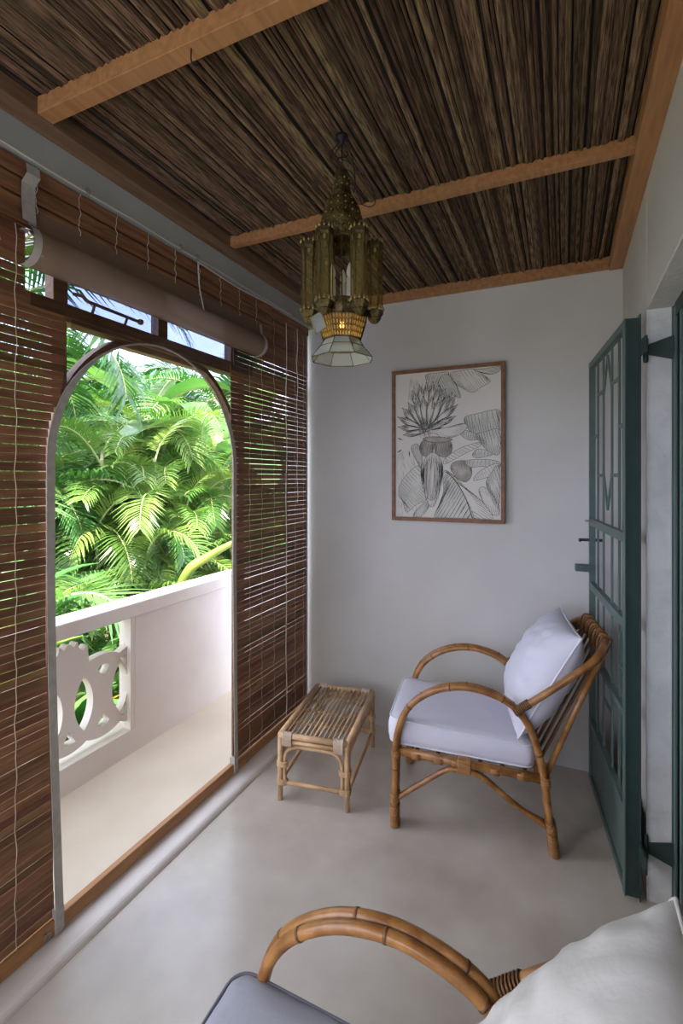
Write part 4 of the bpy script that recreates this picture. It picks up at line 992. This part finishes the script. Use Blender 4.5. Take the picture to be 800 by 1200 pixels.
# ================================================================ garden
GZ = -2.9
struct(MB().box((-60, -40, GZ - 0.3), (-2.4, 60, GZ)).build('ground_garden', 'ground'))
struct(MB().box((-2.29, YN - 0.4, GZ), (-1.41, 4.2, -0.14)).build('wall_below', 'white'))
FV = Vector((-math.sin(YAW), math.cos(YAW), 0)); RV = Vector((math.cos(YAW), math.sin(YAW), 0))
def out(v, x=-3.1):
    return Vector((min(v.x, x), v.y, v.z))
def at(px, d, z): q = FV * d + RV * ((px - 400) / 573 * d); return Vector((q.x, q.y, z))
def frond_mesh(seed, Lf, pairs, lw, ll, droop, m, rise=0.9, curl=0.55, vee=0.35, ribm='rib', ribr=0.012):
    r3 = random.Random(seed); q = MB(); rib = []
    n = 20
    a = rise; p = Vector((0, 0, 0))
    for i in range(n + 1):
        rib.append(p.copy()); p = p + Vector((math.cos(a), 0, math.sin(a))) * (Lf / n); a -= droop / n * (0.5 + 1.2 * i / n)
    for i in range(pairs):
        t = 0.14 + 0.86 * (i + 0.5) / pairs; k_ = t * n; i0 = min(int(k_), n - 1); P_ = rib[i0].lerp(rib[i0 + 1], k_ - i0); T_ = (rib[i0 + 1] - rib[i0]).normalized()
        U_ = Vector((0, 1, 0)).cross(T_) * -1
        up = T_.cross(Vector((0, 1, 0))); 
        if up.z < 0 and abs(T_.z) < .9: up = -up
        L2 = ll * (0.55 + 0.6 * math.sin(math.pi * min(1, t * 0.88 + 0.06))) * r3.uniform(0.88, 1.1)
        for s in (-1, 1):
            fw_ = 0.35 + 0.75 * t + r3.uniform(-0.08, 0.08)
            D = (Vector((0, s, 0)) + T_ * fw_ + up * (vee + r3.uniform(-0.12, 0.12))).normalized()
            W_ = D.cross(up).normalized() * lw * r3.uniform(0.85, 1.15)
            pts = []; cp = P_.copy(); dd = D.copy()
            for k5 in range(4):
                pts.append(cp.copy()); cp = cp + dd * (L2 / 3.5); dd = (dd + Vector((0, 0, -1)) * curl * (0.30 + 0.30 * k5) * r3.uniform(0.8, 1.2)).normalized()
            b = len(q.v)
            for k5, wf_ in enumerate((0.35, 1.0, 0.8)):
                q.v.append(tuple(pts[k5] - W_ * wf_ / 2)); q.v.append(tuple(pts[k5] + W_ * wf_ / 2))
            q.v.append(tuple(cp))
            q.f += [(b, b + 1, b + 3, b + 2), (b + 2, b + 3, b + 5, b + 4), (b + 4, b + 5, b + 6)]
    nleaf = len(q.f)
    q.tube(rib, [ribr * (1 - 0.75 * i / n) for i in range(n + 1)], 5)
    me = q.mesh('frond', m); me.materials.append(M[ribm])
    for i, p_ in enumerate(me.polygons):
        if i >= nleaf: p_.material_index = 1
    return me
def fset(seed, m, **kw): return [frond_mesh(seed + i, kw['L'] * (0.85 + 0.1 * i), kw['pairs'], kw['lw'], kw['ll'], kw['droop'] * (0.8 + 0.15 * i), m, kw.get('rise', 0.9), kw.get('curl', 0.5), kw.get('vee', 0.35)) for i in range(4)]
ARE = fset(10, 'leaf_y', L=1.0, pairs=36, lw=0.020, ll=0.25, droop=2.0, curl=0.42, vee=0.45)
PAL = fset(30, 'leaf_g', L=1.25, pairs=36, lw=0.021, ll=0.32, droop=2.1, curl=0.50, vee=0.30)
DRK = fset(50, 'leaf_d', L=1.9, pairs=44, lw=0.030, ll=0.48, droop=1.8, curl=0.55, vee=0.25)
def palm(name, base, crown_z, meshes, nf, label, group=None, scale=1.0, seed=1, stems=1, spread=0.0, tilt=(0.0, 0.9), stemr=0.05, vdrop=0.0):
    r4 = random.Random(seed); t = tag(empty(name, (base.x, base.y, GZ), r4.uniform(0, 6.28)), label, 'palm', group)
    tops = []
    for s in range(stems):
        a = 6.28 * s / max(1, stems); rr = spread * (0.3 if stems > 1 else 0)
        b0 = Vector((rr * math.cos(a) * .4, rr * math.sin(a) * .4, 0)); hz = crown_z - GZ - (r4.uniform(0, 0.7) if stems > 1 else 0)
        b1 = Vector((spread * math.cos(a), spread * math.sin(a), hz))
        MB().tube([b0, b0.lerp(b1, .5) + Vector((r4.uniform(-.05, .05), r4.uniform(-.05, .05), 0)), b1], [stemr, stemr * .8, stemr * .6], 8).build('stem', 'trunk', t, True)
        tops.append(b1)
    for i in range(nf):
        top = tops[i % len(tops)]
        az = 2.4 * i + r4.uniform(-.3, .3); tl = tilt[0] + (tilt[1] - tilt[0]) * (i / max(1, nf - 1)) + r4.uniform(-.1, .1)
        sc = scale * r4.uniform(0.82, 1.15)
        inst('frond', meshes[r4.randrange(4)], t, tuple(top + Vector((0, 0, r4.uniform(-.12, .05) - vdrop * (i / nf)))), (r4.uniform(-.25, .25), tl - 0.3, az), (sc, sc, sc))
    return t
G1 = 'areca palms in the garden thicket'; G2 = 'tall green palms of the garden thicket'; G3 = 'dark palms at the back of the garden'
LA = 'yellow-green areca palm in the thicket beyond the parapet'; LP = 'deep green feathery palm in the thicket beyond the parapet'; LD = 'dark feathery palm at the back of the garden'
for i, (px, d, z, sc) in enumerate(((118, 4.6, 1.75, 0.95), (160, 5.2, 1.95, 1.0), (198, 5.6, 1.75, 1.0), (95, 5.6, 1.75, 1.0), (150, 4.3, 1.15, 0.95), (205, 4.9, 1.35, 1.0), (245, 5.6, 1.5, 1.05), (100, 3.95, 0.85, 0.7), (180, 4.5, 1.75, 0.85), (140, 5.0, 1.55, 0.85), (222, 5.0, 1.85, 0.85), (130, 4.1, 0.45, 0.75), (250, 5.2, 0.95, 0.8), (90, 4.4, 1.35, 0.8))):
    palm('areca_palm', at(px, d, 0), z, ARE, 26, LA, G1, sc * 0.9, 100 + i, 4, 0.28, (-0.25, 1.05), 0.024, 0.7)
for i, (px, d, z, sc) in enumerate(((135, 6.4, 1.9, 1.1), (190, 6.8, 2.0, 1.15), (75, 4.8, 1.5, 1.0), (240, 6.6, 1.8, 1.1), (20, 4.2, 1.6, 1.0), (172, 4.7, 0.35, 0.8), (232, 5.3, 0.25, 0.85), (112, 4.3, -0.1, 0.7), (300, 6.0, 0.9, 1.0), (-40, 4.0, 1.0, 1.0), (160, 5.6, 0.9, 1.05), (215, 5.8, 0.7, 1.05), (262, 6.1, 0.6, 0.9), (55, 4.3, 0.2, 0.8))):
    palm('feather_palm', at(px, d, 0), z, PAL, 22, LP, G2, sc * 1.1, 200 + i, 2, 0.15, (-0.25, 1.15), 0.03, 0.6)
for i, (px, d, z, sc) in enumerate(((60, 8.5, 2.3, 1.2), (120, 9.5, 2.6, 1.2), (180, 9.2, 2.2, 1.2), (240, 9.0, 1.9, 1.2), (300, 9.5, 1.3, 1.2), (360, 9.5, 1.0, 1.2), (-20, 7.0, 2.2, 1.2), (100, 7.4, 0.9, 1.15), (160, 7.8, 0.8, 1.2), (220, 7.8, 0.6, 1.2), (280, 7.4, 0.2, 1.2), (-100, 7.0, 1.6, 1.2))):
    palm('feather_palm', at(px, d, 0), z, DRK, 14, LD, G3, sc, 300 + i, 1, 0.0, (-0.2, 1.2), 0.07)
palm('coconut_palm', at(-30, 3.7, 0), 2.60, DRK, 12, 'tall dark palm whose fronds hang against the sky at upper left', None, 0.95, 411, 1, 0, (0.0, 1.1), 0.07)
palm('coconut_palm', at(262, 7.2, 0), 2.45, DRK, 13, 'tall dark palm with fronds arching over the right side of the arch', None, 0.85, 433, 1, 0, (0.0, 1.2), 0.07)
# a coconut frond rising just behind the parapet
cm = frond_mesh(77, 1.15, 34, 0.030, 0.42, 2.6, 'leaf_g', 1.25, 0.10, 0.05, 'rib_y', 0.016)
ck = tag(empty('coconut_seedling', at(72, 3.15, GZ)), 'arched coconut frond with a pale beaded rib just behind the parapet', 'palm')
MB().tube([(0, 0, 0), (0, 0, 3.15)], [0.06, 0.03], 8).build('stem', 'trunk', ck, True)
inst('frond', cm, ck, (0, 0, 3.10), (0, -0.10, YAW - 0.15), (1, 1, 1)); inst('frond', cm, ck, (0, 0, 3.0), (0.3, -0.35, YAW + 2.0), (1.05, 1.05, 1.05)); inst('frond', cm, ck, (0, 0, 3.0), (0.1, -0.30, YAW - 2.4), (1, 1, 1))
# banana plants with broad leaves
def banana_leaf_mesh(seed, L_, W_, droop):
    r5 = random.Random(seed); q = MB(); n = 16; a = 1.15; p = Vector((0, 0, 0)); rib = []
    for i in range(n + 1): rib.append(p.copy()); p = p + Vector((math.cos(a), 0, math.sin(a))) * (L_ / n); a -= droop / n
    for i in range(n + 1):
        t = i / n; w_ = W_ * (0.06 if t < 0.16 else math.sin(math.pi * min(1, (t - 0.12) / 0.90)) ** 0.6 if t < 0.99 else 0.03)
        for s in (-1, -0.5, 0, 0.5, 1):
            q.v.append((rib[i].x + 0.02 * abs(s), s * w_ / 2 * (0.94 + 0.06 * math.sin(i * 2.7 + s)), rib[i].z + 0.16 * w_ * abs(s) + 0.012 * math.sin(i * 2.1 + 5 * s) * abs(s)))
    for i in range(n):
        for k_ in range(4): q.f.append((i * 5 + k_, i * 5 + k_ + 1, i * 5 + 6 + k_, i * 5 + 5 + k_))
    nl = len(q.f); q.tube([v - Vector((0, 0, 0.008)) for v in rib], [0.022 * (1 - .85 * i / n) for i in range(n + 1)], 6)
    me = q.mesh('leaf', 'leaf_b', True); me.materials.append(M['rib'])
    for i, p_ in enumerate(me.polygons):
        if i >= nl: p_.material_index = 1
    return me
BLM = [banana_leaf_mesh(i, 1.9, 0.52, 1.2 + 0.35 * i) for i in range(3)]
for j, (px, d, z, lab) in enumerate(((262, 5.5, 1.45, 'banana plant with broad pale leaves at upper right inside the arch'), (172, 6.4, 2.1, 'banana plant with broad leaves under the top of the arch'))):
    t = tag(empty('banana_plant', at(px, d, GZ), 1.3 * j), lab, 'banana plant')
    MB().tube([(0, 0, 0), (0, 0, z - GZ)], [0.14, 0.08], 10).build('stem', 'trunk', t, True)
    for i in range(8): inst('leaf', BLM[i % 3], t, (0, 0, z - GZ - 0.05), (0, -0.15 + 0.09 * i, 2.4 * i + 0.4 * j), (0.9, 0.9, 0.9))
# a thick curved palm spathe
b_ = at(222, 3.75, 0.80); e_ = at(270, 3.70, 0.93)
spt = spline([at(196, 3.5, 0.1), at(204, 3.42, 0.52), at(220, 3.36, 0.80), at(243, 3.40, 0.90), at(275, 3.45, 1.00)], 6)
tag(MB().tube([p for p in spt], [0.014 + 0.022 * math.sin(math.pi * (0.15 + 0.8 * i / (len(spt) - 1))) for i in range(len(spt))], 10).build('palm_spathe', 'spathe', None, True), 'thick yellow-green curved palm spathe above the parapet at right', 'palm spathe')
# low leafy plants behind the fretwork
def lance_mesh(seed, m, L_, W_):
    r6 = random.Random(seed); q = MB(); n = 8; a = 1.25; p = Vector((0, 0, 0))
    for i in range(n + 1):
        t = i / n; w_ = W_ * math.sin(math.pi * min(1, 0.06 + t * 0.93)) ** 0.8
        for s in (-1, 0, 1): q.v.append((p.x, s * w_ / 2, p.z + (0.18 * w_ if s else 0)))
        p = p + Vector((math.cos(a), 0, math.sin(a))) * (L_ / n); a -= 1.3 / n
    for i in range(n):
        for k_ in range(2): q.f.append((i * 3 + k_, i * 3 + k_ + 1, i * 3 + 4 + k_, i * 3 + 3 + k_))
    return q.mesh('leaf', m, True)
LM = [lance_mesh(1, 'leaf_o', 0.55, 0.10), lance_mesh(2, 'leaf_y', 0.6, 0.09), lance_mesh(3, 'leaf_g', 0.7, 0.12)]
for j, (px, d, z) in enumerate(((95, 3.0, -0.30), (140, 3.15, -0.15), (72, 2.9, -0.1), (118, 3.3, -0.55), (160, 4.3, -0.4), (30, 2.5, 0.55))):
    b = at(px, d, GZ); t = tag(empty('leafy_shrub', b, j), ['low croton shrub with orange and green leaves behind the left fretwork hole', 'low shrub with orange and green leaves behind the right fretwork hole', 'shrub with lance leaves at the left end of the fretwork', 'low leafy shrub below the fretwork', 'leafy shrub behind the parapet right of the fretwork', 'tall shrub with orange tipped leaves behind the left blind'][j], 'shrub')
    if b.x > -2.35: b.x = -2.5; t.location = b
    MB().tube([(0, 0, 0), (0, 0, z - GZ)], [0.03, 0.012], 6).build('stem', 'trunk', t, True)
    r7 = random.Random(900 + j)
    for i in range(20): inst('leaf', LM[r7.choice((0, 0, 1, 2, 2)) if j < 2 or j == 5 else r7.choice((0, 1, 2, 2, 2))], t, (0, 0, z - GZ - 0.55 * i / 20), (0, r7.uniform(-.5, .5), 2.4 * i), (1,) * 3)
# broad trees closing the view
def tree(px, d, z, rx, rz_, seed, label, m='leaf_d', nl=2600):
    r8 = random.Random(seed); b = at(px, d, GZ); t = tag(empty('garden_tree', b), label, 'tree', 'broadleaf trees behind the palms')
    MB().tube([(0, 0, 0), (0.1, 0, z - GZ)], [0.16, 0.07], 8).build('trunk', 'trunk', t, True)
    q = MB()
    for i in range(nl):
        u = r8.uniform(-1, 1); a = r8.uniform(0, 6.283); rr = (r8.random() ** 0.4); s_ = math.sqrt(1 - u * u)
        lump = 1 + 0.22 * math.sin(3 * a + seed) * math.cos(4 * u + seed)
        c = Vector((rx * rr * s_ * math.cos(a) * lump, rx * rr * s_ * math.sin(a) * lump, z - GZ + rz_ * rr * u * lump))
        e = Euler((r8.uniform(-.9, .9), r8.uniform(-.9, .9), r8.uniform(0, 6.28))).to_matrix(); l_ = r8.uniform(0.10, 0.20); h_ = l_ * 0.30
        q.add([c + e @ Vector(v) for v in ((-l_, 0, 0), (0, -h_, 0.02), (l_, 0, -0.03), (0, h_, 0.02))], [(0, 1, 2, 3)])
    o = q.build('foliage', m, t); o['kind'] = 'stuff'
    return t
for i, (px, d, z, rx, rz_) in enumerate(((-30, 9.5, 1.6, 2.4, 3.0), (70, 11.5, 0.8, 2.6, 2.9), (160, 12, 0.5, 2.8, 2.8), (245, 11.5, 0.2, 2.6, 2.5), (330, 12, -0.6, 2.6, 2.3), (-160, 9, 1.4, 2.6, 3.0))):
    tree(px, d, z, rx, rz_, 500 + i, 'dense broadleaf tree closing the view behind the palms', 'leaf_g' if i % 2 else 'leaf_d')
# neighbouring house, seen through the right blind
hb = at(338, 15, GZ)
h = tag(empty('neighbour_house', hb, YAW), 'pinkish rendered neighbouring house with grey roof beyond the right blind', 'house')
MB().box((-2.4, 0, 0), (2.4, 4, 4.6)).build('wall', 'housew', h)
rf = MB(); rf.v = [(-2.8, -0.5, 4.6), (2.8, -0.5, 4.6), (2.8, 4.5, 4.6), (-2.8, 4.5, 4.6), (-2.8, 2, 5.5), (2.8, 2, 5.5)]; rf.f = [(0, 1, 5, 4), (2, 3, 4, 5), (3, 0, 4), (1, 2, 5), (3, 2, 1, 0)]
rf.build('roof', 'roof', h); MB().box((-1.2, 1.2, 4.9), (-0.2, 2.2, 6.2)).build('water_tank', 'housew', h)
for xx in (-1.4, 0.8):
    w_ = MB().box((xx, -0.05, 2.4), (xx + 0.9, 0.0, 3.8)).build('window', 'white', h); MB().box((xx + 0.08, -0.07, 2.48), (xx + 0.82, -0.052, 3.72)).build('pane', 'dkglass', w_)

# keep every plant clear of the balcony
bpy.context.view_layer.update()
for o in list(bpy.data.objects):
    if o.parent is None and o.get('category') in ('palm', 'shrub', 'banana plant'):
        mx_ = max((c.matrix_world @ v.co).x for c in o.children for v in c.data.vertices)
        if mx_ > -2.32: o.location.x -= mx_ + 2.32
for o in bpy.data.objects:
    if o.parent and o.name.split('.')[0] in ('cane_joint', 'scallop', 'embossed_studs', 'filigree', 'drawn_shapes', 'ink_lines', 'binding', 'corner_wrap'): o['kind'] = 'stuff'
